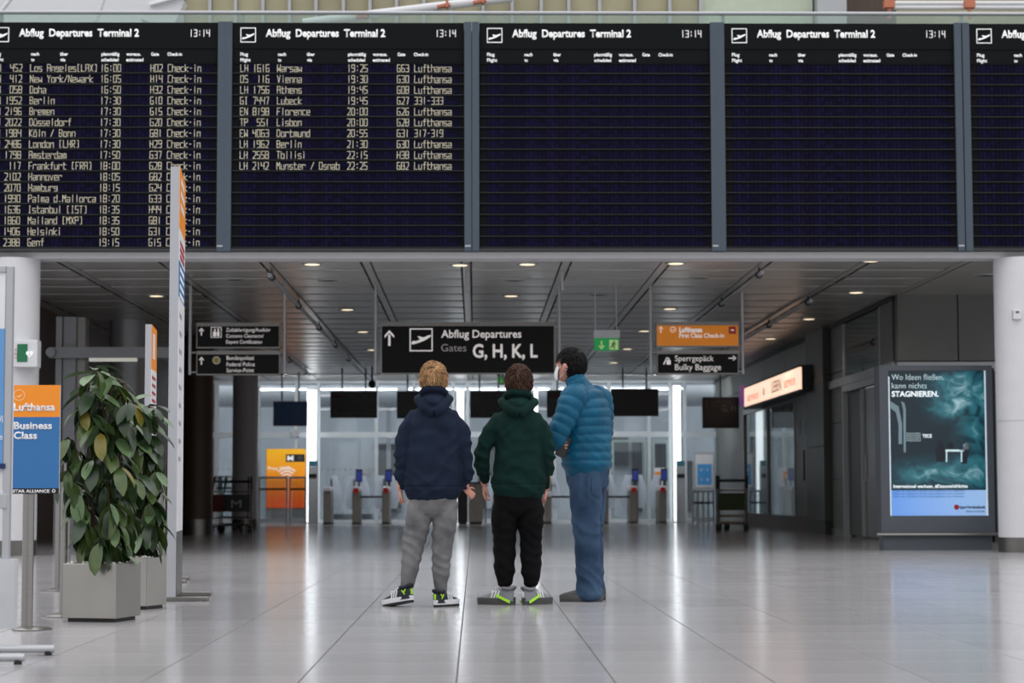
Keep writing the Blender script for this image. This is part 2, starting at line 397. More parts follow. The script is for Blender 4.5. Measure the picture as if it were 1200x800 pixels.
MB().box(WX + .06, WX + .2, 32.3, 35.6, 2.62, CZ).build('backing', M_walld, w1)
struct('baseboard_right', MB().box(WX - .02, WX, 31.3, 32.28, 0, .12).box(WX - .02, WX, 35.6, 36.9, 0, .12), M_steel_d)
# columns
def column(name, px0, px1, ybase, m, skirt=.3, top=CZ, Y=None, sm=M_steel_d):
    Y = Y or 1800 / (ybase - 579)
    a = P(px0, 579, Y).x; b_ = P(px1, 579, Y).x; r = (b_ - a) / 2; cx = (a + b_) / 2
    c = link(name, None, None, (cx, Y, 0)); c['kind'] = 'structure'
    MB().lathe([(r, skirt), (r, top)], (cx, Y, 0), 40).build('shaft', m, c, 40)
    MB().lathe([(r + .004, 0), (r + .004, skirt)], (cx, Y, 0), 40).build('skirting', sm, c, 40)
    return c, cx, Y, r
cR, cRx, cRY, cRr = column('column_round', 1170, 1230, 648, M_white, .19, CZ - .02, 26.1)
cL, cLx, cLY, cLr = column('column_round', -17, 43, 648, M_white, .19, CZ - .02, 26.1)
MB().lathe([(cRr + .002, 1.66), (cRr + .002, 1.668)], (cRx, cRY, 0), 40).build('joint', M_alu, cR, 40)
column('column_round', 126, 168, 630, M_alu, .2, Y=35.5)
column('column_round', 213, 249, 625, M_brown, .3, Y=39)
c4 = column('column_round', 272, 302, 617, M_white, .2, Y=47)
MB().lathe([(.62, 0), (.62, .05), (.34, .12), (.34, .2)], (c4[1], 47, CZ - .2), 32).build('collar', M_steel_d, c4[0], 40)
column('column_round', 859, 878, 612, M_white, .2, Y=53.4)
# facade with windows
FY = 54.6
fc = link('wall_back', None); fc['kind'] = 'structure'
xl = LX; xr = WX
zt = CZ; ztr = P(600, 509, FY).z
MB().box(xl, xr, FY - .05, FY + .15, ztr - .07, ztr + .07).build('transom', M_winframe, fc)
MB().box(xl, xr, FY - .05, FY + .15, CZ - .06, CZ + .05).build('head_rail', M_winframe, fc)
MB().box(xl, xr, FY - .05, FY + .15, 0, .09).build('sill_rail', M_winframe, fc)
muls = [253, 302, 347, 373, 441, 485, 531, 548, 600, 650, 714, 761, 786, 803, 858, 905]
xs = [xl] + [P(p, 579, FY).x for p in muls] + [xr]
for x in xs[1:-1]: MB().box(x - .045, x + .045, FY - .06, FY + .16, 0, CZ).build('mullion', M_winframe, fc)
for k in range(len(xs) - 1):
    w = link('window_%d' % (k + 2), None, fc)
    for z0, z1 in ((.09, ztr - .07), (ztr + .07, CZ - .06)):
        MB().box(xs[k] + .045, xs[k + 1] - .045, FY + .02, FY + .04, z0, z1).build('pane', M_glass, w)
# transoms of the upper windows seen behind the screens
for px0, px1, y in ((373, 441, 463), (373, 530, 479), (548, 714, 479), (761, 786, 462), (761, 786, 480)):
    MB().box(P(px0, y, FY).x, P(px1, y, FY).x, FY - .03, FY + .01, P(600, y, FY).z - .03, P(600, y, FY).z + .03).build('rail', M_alu, fc)
# door frames in the facade
for a, b_ in ((716, 759), (764, 785)):
    xa, xb = P(a + 1, 579, FY).x, P(b_ - 1, 579, FY).x; f_ = MB(); ring_frame(f_, xa, .1, xb - xa, ztr - .25, .06, FY - .03, FY + .01)
    f_.build('door_frame', mat('door_frame_green', (150, 168, 166), rough=.4) if a == 716 else MATS['door_frame_green'], fc)
dots = MB()
for a, b_ in ((255, 270), (378, 440), (829, 855), (884, 930)):
    p = a
    while p < b_:
        c = P(p, 550, FY); dots.cyl((c.x, FY + .015, c.z), (c.x, FY + .019, c.z), .018, 8); p += 6.6
dots.build('dot_print', M_dark, fc)['kind'] = 'stuff'
M_far = mat('far_wall', (205, 210, 216), rough=.8, var=.1, scale=1)
M_fard = mat('far_dark', (96, 99, 102), rough=.8, var=.2, scale=1)
fb = thing('far_building', 'pale building outside behind the glass facade of the hall', 'building', (0, 62, 0))
MB().box(-14, 14, 62, 63, 0, 9).build('wall', M_far, fb)
for px0, px1, y0, y1 in ((443, 480, 520, 560), (718, 736, 512, 545), (742, 752, 518, 600), (768, 784, 520, 600), (560, 640, 520, 596), (446, 470, 565, 600), (388, 436, 602, 608), (804, 811, 540, 600)):
    a = P(px0, y1, 61.9); b_ = P(px1, y0, 61.9); MB().box(a.x, b_.x, 61.8, 62, max(.02, a.z), b_.z).build('window', M_fard, fb)
dk = thing('ventilation_duct', 'wide pale horizontal duct outside along the top of the facade', 'duct', (0, 57.2, 0))
for q in (-8, -2.4, 3.4, 9): MB().cyl((q, 57.2, 0), (q, 57.2, 3.2), .06, 10).build('duct_leg', M_white, dk, 40)
a0 = P(600, 464, 57.2).z
MB().cyl((-9, 57.2, a0), (9, 57.2, a0), .3, 24).build('duct_pipe', M_white, dk, 40)
# upper gallery, above the boards
up_ = link('wall_gallery', None); up_['kind'] = 'structure'
M_insul = mat('gallery_panel', (172, 165, 136), rough=.8, var=.12, scale=1.2)
M_pale = mat('gallery_pale_green', (196, 205, 184), rough=.7, var=.05)
M_wht2 = mat('gallery_white', (222, 222, 226), rough=.6, var=.04, scale=.6)
GY = 31.9
edges = [215, 247, 277, 309, 340, 371, 403, 434, 465, 497, 529, 566, 600, 634, 666, 702, 743, 784, 820]
for k in range(len(edges) - 1):
    MB().box(P(edges[k], 0, GY).x + .03, P(edges[k + 1], 0, GY).x - .03, GY, GY + .05, 6.7, 9.6).build('wall_panel', M_insul, up_)
for e_ in edges: 
    x = P(e_, 0, GY).x; MB().box(x - .025, x + .025, GY - .12, GY, 6.7, 9.6).build('stud', M_alu, up_)
MB().box(P(822, 0, GY).x, P(952, 0, GY).x, GY, GY + .05, 6.7, 9.6).build('wall_panel', M_pale, up_)
MB().box(P(954, 0, GY).x, P(988, 0, GY).x, GY - .3, GY + .05, 6.7, 9.6).build('service_box', M_alu, up_)
MB().box(P(990, 0, GY).x, P(1050, 0, GY).x, GY, GY + .05, 6.7, 9.6).build('wall_panel', M_brown, up_)
MB().box(P(1050, 0, GY).x, P(1230, 0, GY).x, GY, GY + .05, 6.7, 9.6).build('wall_panel', M_insul, up_)
MB().box(-14, P(213, 0, GY).x, GY, GY + .05, 6.7, 9.6).build('wall_panel', M_wht2, up_)
MB().box(-14, 14, GY + .05, GY + .2, 6.7, 9.7).build('wall_core', M_fard, up_)
dp = thing('diagonal_pipe', 'white diagonal pipe crossing the studded wall above the second board', 'pipe', P(450, 10, 31.2))
a = P(355, 27, 31.3); b_ = P(600, -3, 31.3)
MB().cyl(a, b_, .07, 14).build('pipe', M_wht2, dp, 40)
cl_ = MB()
M_cop = mat('rust_primer', (196, 120, 92), rough=.7)
for px, py in ((520, 7), (562, 2), (425, 19)):
    c = P(px, py, 31.2); cl_.rbox(c, (.2, .12, .04), Matrix.Rotation(-.2, 3, 'Y')).rbox(c + Vector((.05, 0, .02)), (.04, .14, .1))
cl_.build('bracket', M_cop, dp)
pb = thing('red_valve_pipe', 'white horizontal pipes with red valves above the fifth board', 'pipe', P(1120, 8, 31.2))
for y in (4, 9): MB().cyl(P(1045, y, 31.3), P(1230, y, 31.3), .035, 12).build('pipe', M_wht2, pb, 40)
for x in (1042, 1136): 
    c = P(x, 5, 31.1); MB().rbox(c, (.16, .12, .12)).cyl(c, c + Vector((0, 0, -.22)), .03).build('valve', M_cop, pb)
ws = thing('white_roof_support', 'white slanting struts of the roof above the first board', 'strut', P(60, 10, 30))
for (x0, y0, x1, y1) in ((-10, 28, 18, -8), (112, 26, 124, -8), (176, 6, 220, -6)):
    MB().cyl(P(x0, y0, 30), P(x1, y1, 30), .03, 10).build('strut', M_white, ws, 40)
MB().rbox(P(192, 14, 30.2), (.5, .3, .5), Matrix.Rotation(.4, 3, 'Y')).build('joint_plate', M_wht2, ws)
gr = thing('gallery_railing', 'grey tubular handrail over a glass parapet above the boards', 'railing', (0, 26.2, 6.7))
zr = P(600, 15.5, 26.15).z
MB().cyl((-14, 26.15, zr), (14, 26.15, zr), .026, 12).build('handrail', M_alu, gr, 40)
MB().box(-14, 14, 26.13, 26.15, 6.701, zr - .03).build('glass_panel', M_parapet, gr)
for k in range(-4, 6):
    MB().box(k * 3.11 + .1, k * 3.11 + .14, 26.155, 26.2, 6.701, zr).build('post', M_alu, gr)
# ================================================================== DEPARTURE BOARDS
BY = 25.8; U = (P(601, 150, BY) - P(600, 150, BY)).length
BZ = P(600, 293.6, BY).z
GL = {'A': '00 06 46 40|03 43', 'B': '00 06 36 45 44 33 03|33 42 41 30 00', 'C': '46 06 00 40', 'D': '00 06 36 45 41 30 00', 'E': '46 06 00 40|03 33', 'F': '46 06 00|03 33',
 'G': '46 06 00 40 43 23', 'H': '00 06|40 46|03 43', 'I': '16 36|26 20|10 30', 'J': '46 40 00 02', 'K': '00 06|46 03 40', 'L': '06 00 40', 'M': '00 06 23 46 40', 'N': '00 06 40 46',
 'O': '00 06 46 40 00', 'P': '00 06 46 43 03', 'Q': '00 06 46 40 00|22 40', 'R': '00 06 46 43 03|13 40', 'S': '46 06 03 43 40 00', 'T': '06 46|26 20', 'U': '06 00 40 46', 'V': '06 20 46',
 'W': '06 00 23 40 46', 'X': '00 46|06 40', 'Y': '06 23 46|23 20', 'Z': '06 46 00 40', '0': '00 06 46 40 00', '1': '26 20', '2': '06 46 43 00 40', '3': '06 46 40 00|13 43', '4': '06 03 43|46 40',
 '5': '46 06 03 43 40 00', '6': '46 06 00 40 43 03', '7': '06 46 20', '8': '00 06 46 40 00|03 43', '9': '43 03 06 46 40 00', 'a': '04 44 40 00 02 42', 'b': '06 00 40 44 04', 'c': '44 04 00 40',
 'd': '46 40 00 04 44', 'e': '40 00 04 44 42 02', 'f': '46 26 20|04 44', 'g': '42 02 04 44 40 00', 'h': '06 00|04 44 40', 'i': '24 20|26 25', 'j': '34 30 00', 'k': '06 00|44 02 40', 'l': '26 20',
 'm': '00 04 44 40|24 20', 'n': '00 04 44 40', 'o': '00 04 44 40 00', 'p': '00 04 44 41 01', 'r': '00 04 44 43', 's': '44 04 02 42 40 00', 't': '16 10 40|04 44', 'u': '04 00 40 44', 'v': '04 20 44',
 'w': '04 00 22 40 44', 'x': '04 40|44 00', 'y': '04 22|44 00', 'z': '04 44 00 40', ':': '25 24|22 21', '-': '13 33', '.': '20 21', '/': '00 46', '(': '36 16 10 30', ')': '16 36 30 10',
 'ü': '04 00 40 44|15 16|35 36', 'ö': '00 04 44 40 00|15 16|35 36'}
def seg(mb, s, x, z, w=3.35, h=8.3, pitch=4.95, y=0., t=.5):
    """split-flap lettering, local board units (x right, z up, in picture pixels of the board)"""
    for k, ch in enumerate(s):
        if ch not in GL: continue
        for st in GL[ch].split('|'):
            pts = [Vector(((x + k * pitch + int(q[0]) / 4 * w) * U, 0, (z + int(q[1]) / 6 * h) * U)) for q in st.split()]
            for a, b_ in zip(pts[:-1], pts[1:]):
                d = b_ - a
                if d.length < 1e-6: continue
                d.normalize(); n = Vector((-d.z, 0, d.x)) * t * U / 2; a2 = a - d * t * U / 2; b2 = b_ + d * t * U / 2
                o = Vector((0, y, 0)); mb.add([a2 - n + o, b2 - n + o, b2 + n + o, a2 + n + o], [(0, 1, 2, 3)])
ROWS1 = [(' 452', 'Los Angeles(LAX)', '16:00', 'H02', 'Check-in'), (' 412', 'New York/Newark', '16:05', 'H14', 'Check-in'), (' 058', 'Doha', '16:50', 'H32', 'Check-in'),
 ('1952', 'Berlin', '17:30', 'G10', 'Check-in'), ('2196', 'Bremen', '17:30', 'G15', 'Check-in'), ('2022', 'Düsseldorf', '17:30', 'G20', 'Check-in'), ('1984', 'Köln / Bonn', '17:30', 'G81', 'Check-in'),
 ('2486', 'London (LHR)', '17:30', 'H29', 'Check-in'), ('1798', 'Amsterdam', '17:50', 'G37', 'Check-in'), (' 117', 'Frankfurt (FRA)', '18:00', 'G28', 'Check-in'), ('2102', 'Hannover', '18:05', 'G82', 'Check-in'),
 ('2070', 'Hamburg', '18:15', 'G24', 'Check-in'), ('1990', 'Palma d.Mallorca', '18:20', 'G33', 'Check-in'), ('1636', 'Istanbul (IST)', '18:35', 'H44', 'Check-in'), ('1860', 'Mailand (MXP)', '18:35', 'G81', 'Check-in'),
 ('1406', 'Helsinki', '18:50', 'G31', 'Check-in'), ('2388', 'Genf', '19:15', 'G15', 'Check-in')]
ROWS1 = [('LH ' + a, b_, c, d, e) for a, b_, c, d, e in ROWS1]
ROWS2 = [('LH 1616', 'Warsaw', '19:25', 'G63', 'Lufthansa'), ('OS  116', 'Vienna', '19:30', 'G30', 'Lufthansa'), ('LH 1756', 'Athens', '19:45', 'G08', 'Lufthansa'), ('GI 7447', 'Lubeck', '19:45', 'G27', '331-333'),
 ('EN 8198', 'Florence', '20:00', 'G26', 'Lufthansa'), ('TP  551', 'Lisbon', '20:00', 'G28', 'Lufthansa'), ('EW 4063', 'Dortmund', '20:55', 'G31', '317-319'), ('LH 1962', 'Berlin', '21:30', 'G30', 'Lufthansa'),
 ('LH 2558', 'Tbilisi', '22:15', 'H38', 'Lufthansa'), ('LH 2142', 'Munster / Osnab', '22:25', 'G82', 'Lufthansa')]
RP = 12.82
hm = MB().box(0, 271 * U, .0, .04, 0, (RP - .3) * U)
hm.box(0, 271 * U, -.022, 0, 0, .9 * U, 1).box(0, 271 * U, -.012, 0, (RP - 1.6) * U, (RP - .3) * U)
row_me = hm.mesh('flap_row', [M_row, M_lip])
cm = MB()
for k in range(52):
    x = 9.2 + k * 4.95
    cm.box(x * U, (x + 4.3) * U, -.008, 0, 6.2 * U, 10.6 * U).box(x * U, (x + 4.3) * U, -.010, 0, 1.9 * U, 6.0 * U)
cell_me = cm.mesh('flap_cells', M_flap)
BX = [-20.5, 271, 562, 851, 1140]
blab = ['first departure board from the left, split-flap, seventeen rows of flights filled', 'second departure board from the left, split-flap, ten flights listed then blank rows',
        'blank split-flap departure board in the middle, above the central gates sign', 'blank split-flap departure board, fourth from the left, above the orange check-in sign', 'blank split-flap departure board cut off by the right picture edge']
for bi in range(5):
    o = P(BX[bi], 293.6, BY); o = Vector((o.x, BY, BZ))
    t = thing('departure_board', blab[bi], 'departure board', o, 'split-flap departure boards over the passage')
    def L(mb, name, m, par=t, sm=None): return link(name, mb.mesh(name, m, smooth=sm), par)
    L(MB().box(0, 271 * U, .04, .18, 0, 269 * U), 'back_box', M_board)
    L(MB().box(-8.6 * U, -.3 * U, -.05, .18, -.5 * U, 269.5 * U), 'frame_post', M_frame); L(MB().box(271.3 * U, 279.6 * U, -.05, .18, -.5 * U, 269.5 * U), 'frame_post', M_frame)
    L(MB().box(0, 271 * U, -.03, .04, -.5 * U, 2.6 * U), 'bottom_rail', M_dark)
    L(MB().box(0, 271 * U, -.01, .04, (238.2) * U, 269 * U), 'header_panel', M_board); L(MB().box(0, 271 * U, 0, .04, 221 * U, 238 * U), 'column_title_panel', M_board)
    L(MB().box(272 * U, 278.5 * U, -.055, -.05, 4 * U, 6 * U), 'name_plate', M_alu)
    for r in range(17):
        ro_ = link('flap_row', row_me, t, (0, 0, (221 - (r + 1) * RP) * U + .5 * U))
        cc = link('flap_cells', cell_me, ro_); cc['kind'] = 'stuff'
        data = ROWS1[r] if bi == 0 else (ROWS2[r] if bi == 1 and r < 10 else None)
        if data:
            mb = MB()
            for s_, x in zip(data, (9.5, 52.5, 134.5, 192.8, 213)): seg(mb, s_, x, 2.1, y=-.0125)
            link('flap_lettering', mb.mesh('flap_lettering', M_flaptext), ro_)
    mb = MB(); seg(mb, '13:14', 238, 252.5, h=7.8, y=-.014, t=.8, w=3.1); L(mb, 'clock_digits', M_clock)
    ic = MB(); ring_frame(ic, 9 * U, 245.5 * U, 18 * U, 17.5 * U, .9 * U, -.016, -.01); icon_polys(ic, PLANE, 9.5 * U, 244 * U, 17 * U, -.016, -.0105); L(ic, 'departure_symbol', M_hdr)
    def bt(body, x, w, z, h, b__=.03): text3(body, o + Vector((x * U, -.014, z * U)), w * U, h * U, M_hdr, t, bold=b__)
    bt('Abflug  Departures  Terminal 2', 38.5, 140, 252.3, 9.2)
    gx = 0 if bi < 2 else -1.5
    for body1, body2, x, w1_, w2_ in (('Flug', 'Flight', 9, 9, 12), ('nach', 'to', 53, 9.5, 4), ('über', 'via', 87, 9, 6), ('planmäßig', 'scheduled', 135, 21, 20), ('voraus.', 'estimated', 164, 17, 20), ('Gate', '', 193 + gx, 9, 0), ('Check-in', '', 212 + gx, 17, 0)):
        for bdy, z, w in ((body1, 229.5, w1_), (body2, 222.8, w2_)):
            if bdy: bt(bdy, x, w, z, 4.0, .03)
# ================================================================== LIGHTS OF THE PASSAGE
lamp_spec = [  # px, py, lit, label
 (366, 310, 1, 'lit round ceiling downlight above the left end of the central sign, nearest row'),
 (384, 329, 0, 'round ceiling downlight ring just behind the lit one over the left sign pole'),
 (407, 363, 1, 'small lit ceiling downlight left of the central gates sign, upper of its line'),
 (425, 389, 1, 'small lit ceiling downlight left of the central gates sign, third of its line'),
 (436, 410, 1, 'small lit ceiling downlight left of the central gates sign, farthest of its line'),
 (275, 328, 0, 'dark round downlight ring in the ceiling above the customs sign'),
 (183, 347, 1, 'lit ceiling downlight near the tall banner pylon on the left'),
 (539, 311, 1, 'lit ceiling downlight nearest to the middle, just left of the centre strip'),
 (618, 310, 1, 'bright ceiling downlight right of the centre strip, nearest row'),
 (603, 329, 0, 'round downlight ring above the word Departures, nearer of two'),
 (599, 347, 1, 'round ceiling downlight above the word Departures, farther of two'),
 (792, 309, 1, 'bright ceiling downlight above the orange check-in sign, nearest row'),
 (820, 326, 0, 'round downlight ring in the ceiling above the orange check-in sign'),
 (785, 362, 1, 'lit ceiling downlight just above the orange check-in sign'),
 (702, 346, 0, 'dark round downlight ring above the green exit sign'),
 (755, 388, 1, 'lit ceiling downlight between the green exit sign and the orange sign'),
 (735, 409, 1, 'lit ceiling downlight right of the green exit sign, lower one'),
 (719, 425, 1, 'small lit ceiling downlight just below the green exit sign'),
 (1021, 306, 1, 'bright ceiling downlight above the illuminated poster box'),
 (1003, 343, 1, 'lit ceiling downlight near the upper window on the right wall'),
 (948, 374, 1, 'lit ceiling downlight beside the square pillar on the right'),
 (903, 397, 1, 'lit ceiling downlight above the pink shop sign'),
 (1155, 323, 0, 'dark round ceiling opening beside the white column on the right')]
for px, py, lit, lab in lamp_spec:
    c = PZ(px, py, CZ - .012); c.z = CZ - .012
    t = thing('downlight', lab, 'ceiling light', (c.x, c.y, c.z), 'recessed ceiling downlights')
    MB().lathe([(.10, 0), (.14, 0), (.145, .012), (.10, .012)], c, 24).build('trim_ring', M_alu, t, 40)
    MB().lathe([(.001, -.009), (.05, -.007), (.10, -.001)], c, 24).build('lens', M_lamp if lit else M_lampoff, t, 40)
    if lit:
        ld = bpy.data.lights.new('downlight_lamp', 'SPOT'); ld.energy = 22; ld.color = (1, .9, .76); ld.spot_size = 2.3; ld.spot_blend = .8; ld.shadow_soft_size = .09
        link('lamp', ld, t, (0, 0, -.02))
# bright vertical light columns at the facade
def light_col(px0, px1, ytop, lab, Y=54.2):
    a = P(px0, ytop, Y); b_ = P(px1, 614, Y); t = thing('light_column', lab, 'light', ((a.x + b_.x) / 2, Y, 0), 'tall white light columns at the facade')
    MB().box(a.x, b_.x, Y, Y + .12, .03, a.z).build('light_panel', M_tube, t)
    MB().box(a.x - .02, b_.x + .02, Y - .01, Y + .14, a.z, a.z + .04).build('end_cap', M_alu, t)
    MB().box(a.x - .02, b_.x + .02, Y - .01, Y + .14, 0, .03).build('foot', M_alu, t)
    MB().box(a.x - .02, a.x, Y - .01, Y + .14, .03, a.z).build('side_rail', M_alu, t)
    MB().box(b_.x, b_.x + .02, Y - .01, Y + .14, .03, a.z).build('side_rail', M_alu, t)
    return t, a, b_
light_col(360, 370.5, 457, 'tall bright white light column at the facade left of the persons, beside the WiFi poster')
light_col(535.5, 543.5, 457, 'tall bright white light column seen between the two boys')
light_col(788.5, 798.5, 452, 'tall bright white light column at the facade right of the man')
light_col(626, 630.5, 457, 'narrow bright light column mostly hidden behind the boy in green')
# ================================================================== HANGING SIGNS
SY = 29.5
def pole(px, ytop, ybot, t, Y, r=.022, name='hanger'):
    a = P(px, ybot, Y); MB().cyl(a, (a.x, Y, CZ + .0), r, 10).build(name, M_alu, t, 40)
def panel(px0, px1, y0, y1, t, face, Y=SY, d=.12, top=.05, name='panel'):
    a = P(px0, y1, Y); b_ = P(px1, y0, Y); e = .012
    MB().box(a.x, b_.x, Y, Y + d, b_.z - top, b_.z).build('top_rail', M_steel_d, t)
    MB().box(a.x, b_.x, Y, Y + d, a.z, a.z + e * 1.6).build('bottom_rail', M_steel_d, t)
    MB().box(a.x, a.x + e, Y + .002, Y + d, a.z, b_.z - top).build('side_rail', M_steel_d, t)
    MB().box(b_.x - e, b_.x, Y + .002, Y + d, a.z, b_.z - top).build('side_rail', M_steel_d, t)
    MB().box(a.x + e, b_.x - e, Y + .008, Y + d - .01, a.z + e * 1.6, b_.z - top).build(name, face, t)
    return a, b_
def icon(polys, px, py, spx, t, Y, m=None, name='symbol', frame=False, d=.008):
    """symbol in a square of spx picture pixels with lower left at (px, py)"""
    a = P(px, py, Y); s = (P(px + spx, py, Y) - a).length; mb = MB()
    if frame: ring_frame(mb, a.x, a.z, s, s, s * .05, Y - .001, Y + d)
    icon_polys(mb, polys, a.x, a.z, s, Y - .001, Y + d)
    return mb.build(name, m or M_signtext, t)
PERSON = [[(.2, .12), (.2, .5), (.32, .62), (.42, .62), (.5, .5), (.5, .12)], [(.30, .66), (.30, .82), (.44, .82), (.44, .66)], [(.6, .12), (.6, .6), (.8, .6), (.8, .12)], [(.62, .66), (.62, .86), (.76, .86), (.76, .66)], [(.48, .34), (.48, .42), (.64, .42), (.64, .34)]]
t = thing('hanging_sign', 'left pair of dark hanging panels, customs clearance above federal police badge', 'sign', P(278, 439, SY), 'hanging direction signs')
panel(230, 328, 378, 408, t, M_sign)
icon(ARROW_UP, 231.5, 393, 9, t, SY); icon(PERSON, 247, 395.5, 12.5, t, SY, frame=True)
for s_, y, w in (('Zollabfertigung/Ausfuhr', 389, 52), ('Customs Clearance/', 396, 44), ('Export Certification', 403, 42)): text(s_, 265, 265 + w, y - 5, y - .5, SY + .005, M_signtext, t)
panel(230, 328, 411, 439.5, t, M_sign)
for x in (222.5, 333): pole(x, 333, 439, t, SY + .06)
for x0, x1 in ((222.5, 230), (328, 333)):
    for y in (413, 436): MB().cyl(P(x0, y, SY + .06), P(x1, y, SY + .06), .012, 8).build('bracket', M_alu, t, 40)
icon(ARROW_UP, 231.5, 427, 9, t, SY)
c = P(253.6, 422, SY); MB().cyl((c.x, SY - .001, c.z), (c.x, SY + .008, c.z), .058, 24).build('badge_rim', mat('badge_silver', (190, 185, 165), rough=.5), t, 40)
MB().cyl((c.x, SY - .003, c.z), (c.x, SY + .0, c.z), .036, 24).build('badge_core', mat('badge_gold', (150, 140, 40), rough=.5), t, 40)
for s_, y, w in (('Bundespolizei', 422, 32), ('Federal Police', 429.5, 33), ('Service-Point', 436.5, 32)): text(s_, 265.5, 265.5 + w, y - 5.4, y - .5, SY + .005, M_signtext, t)
t = thing('hanging_sign', 'large dark central sign with departure symbol and gates G, H, K, L', 'sign', P(548, 439, SY), 'hanging direction signs')
panel(446.5, 650, 377, 438.5, t, M_sign, top=.06)
for x in (440, 655.5): 
    pole(x, 340, 438, t, SY + .06)
for x0, x1 in ((440, 446.5), (650, 655.5)):
    for y in (382, 434): MB().cyl(P(x0, y, SY + .06), P(x1, y, SY + .06), .012, 8).build('bracket', M_alu, t, 40)
icon(ARROW_UP, 447, 405, 18.5, t, SY)
icon(PLANE, 480, 411.5, 27, t, SY, frame=True)
text('Abflug Departures', 517, 611, 386, 395.5, SY + .005, M_signtext, t, bold=.015)
M_sign2 = mat('sign_lettering_grey', (170, 164, 164), rough=.6, emit=.1)
text('Gates', 517, 546.5, 402.5, 411.5, SY + .005, M_sign2, t)
text('G, H, K, L', 554, 630, 402.5, 418.5, SY + .005, M_signtext, t, bold=.025)
t = thing('hanging_sign', 'right pair of hanging panels, orange first class check-in above dark bulky baggage', 'sign', P(818, 438, SY), 'hanging direction signs')
panel(769, 866, 377, 406.5, t, M_orange_lit)
icon(ARROW_UP, 770.5, 390, 8, t, SY)
c = P(788.7, 386, SY); rg = MB()
for k in range(20):
    a0 = k * math.pi / 10; a1 = a0 + math.pi / 10; rg.prism([(c.x + .034 * math.cos(a0), c.z + .034 * math.sin(a0)), (c.x + .042 * math.cos(a0), c.z + .042 * math.sin(a0)), (c.x + .042 * math.cos(a1), c.z + .042 * math.sin(a1)), (c.x + .034 * math.cos(a1), c.z + .034 * math.sin(a1))], SY - .001, SY + .006)
rg.prism([(c.x - .03, c.z + .0), (c.x, c.z - .008), (c.x + .03, c.z + .012), (c.x + .02, c.z - .006), (c.x, c.z - .018)], SY - .001, SY + .006)
rg.build('crane_emblem', M_signtext, t)
text('Lufthansa', 796, 823, 383, 389, SY + .005, M_hdr, t, bold=.04)
text('First Class Check-in', 796, 848.5, 390, 395.5, SY + .005, M_hdr, t, bold=.02)
a = P(854, 391, SY); b_ = P(862.5, 382.5, SY); MB().box(a.x, b_.x, SY - .001, SY + .01, a.z, b_.z).build('red_emblem', M_red, t)
MB().box(a.x + .03, b_.x - .03, SY - .003, SY, a.z + .045, a.z + .06).build('emblem_mark', M_signtext, t)
panel(770, 865.5, 410.5, 438.5, t, M_sign)
for x in (763, 870.5): pole(x, 340, 438, t, SY + .06)
for x0, x1 in ((763, 770), (865.5, 870.5)):
    for y in (413, 435): MB().cyl(P(x0, y, SY + .06), P(x1, y, SY + .06), .012, 8).build('bracket', M_alu, t, 40)
icon([[(.1, .05), (.5, .9), (.6, .9), (.25, .05)], [(.5, .05), (.5, .55), (.95, .55), (.95, .05)], [(.62, .62), (.62, .8), (.8, .8), (.8, .62)]], 776, 427.5, 10.5, t, SY)
text('Sperrgepäck', 791, 836.5, 416, 423, SY + .005, M_signtext, t); text('Bulky Baggage', 791, 845, 426, 433.5, SY + .005, M_signtext, t)
icon(rotp(ARROW_UP, -math.pi / 2), 854, 424, 9, t, SY)
# exit sign
t = thing('exit_sign', 'green emergency exit sign with running man, hanging on two thin rods', 'sign', P(711, 411, SY), None)
a = P(696.5, 410.5, SY); b_ = P(725.5, 396, SY)
MB().box(a.x, b_.x, SY, SY + .05, a.z, b_.z).build('face', M_green, t)
MB().box(a.x - .01, b_.x + .01, SY - .03, SY + .09, b_.z, P(0, 387.5, SY).z).build('housing', M_alu, t)
for x in (697.5, 722.5): pole(x, 333, 387.5, t, SY + .03, .009, 'rod')
icon([[(.42, .3), (.42, .95), (.58, .95), (.58, .3)], [(.5, 0), (.15, .4), (.3, .45), (.5, .2), (.7, .45), (.85, .4)]], 699.5, 409.5, 11, t, SY, M_lime)
MAN = [[(.05, 0), (.95, 0), (.95, 1), (.05, 1)]]
icon(MAN, 713.5, 409.5, 11.5, t, SY, M_lime)
icon([[(.45, .75), (.45, .9), (.6, .9), (.6, .75)], [(.3, .7), (.62, .72), (.75, .5), (.66, .46), (.58, .6), (.5, .45), (.62, .25), (.6, .05), (.5, .05), (.5, .22), (.36, .36), (.22, .12), (.12, .18), (.3, .46), (.4, .6), (.26, .58)]], 713.8, 409.3, 11, t, SY - .002, M_greenp, 'running_man')
# ---- far signs and screens near the facade
def hung(px0, px1, y0, y1, Y, face, lab, name='hanging_sign', cat='sign', group='signs and screens hanging before the facade', rods=2, d=.1, frame=M_black):
    a = P(px0, y1, Y); b_ = P(px1, y0, Y); t = thing(name, lab, cat, ((a.x + b_.x) / 2, Y, a.z), group)
    MB().box(a.x, b_.x, Y + .01, Y + d, a.z, b_.z).build('housing', frame, t)
    MB().box(a.x + .03, b_.x - .03, Y, Y + .012, a.z + .03, b_.z - .03).build('face', face, t)
    for k in range(rods):
        x = a.x + (b_.x - a.x) * (k + .5) / rods; MB().cyl((x, Y + d / 2, b_.z), (x, Y + d / 2, CZ), .02, 8).build('hanger', M_steel_d, t, 40)
    return t
M_dim = mat('dim_lettering', (92, 90, 88), rough=.6)
M_navy = mat('navy_screen', (12, 26, 46), rough=.25, emit=.5, var=.2, scale=1)
M_blk = mat('screen_off', (8, 8, 9), rough=.35)
t = hung(387, 442, 458, 489.5, 49, M_blk, 'dark hanging sign with three left-pointing arrows, left of the boy in blue')
for x in (391, 408.5, 426): icon(rotp(ARROW_UP, math.pi / 2), x, 487.5, 13, t, 49, M_dim, 'arrow')
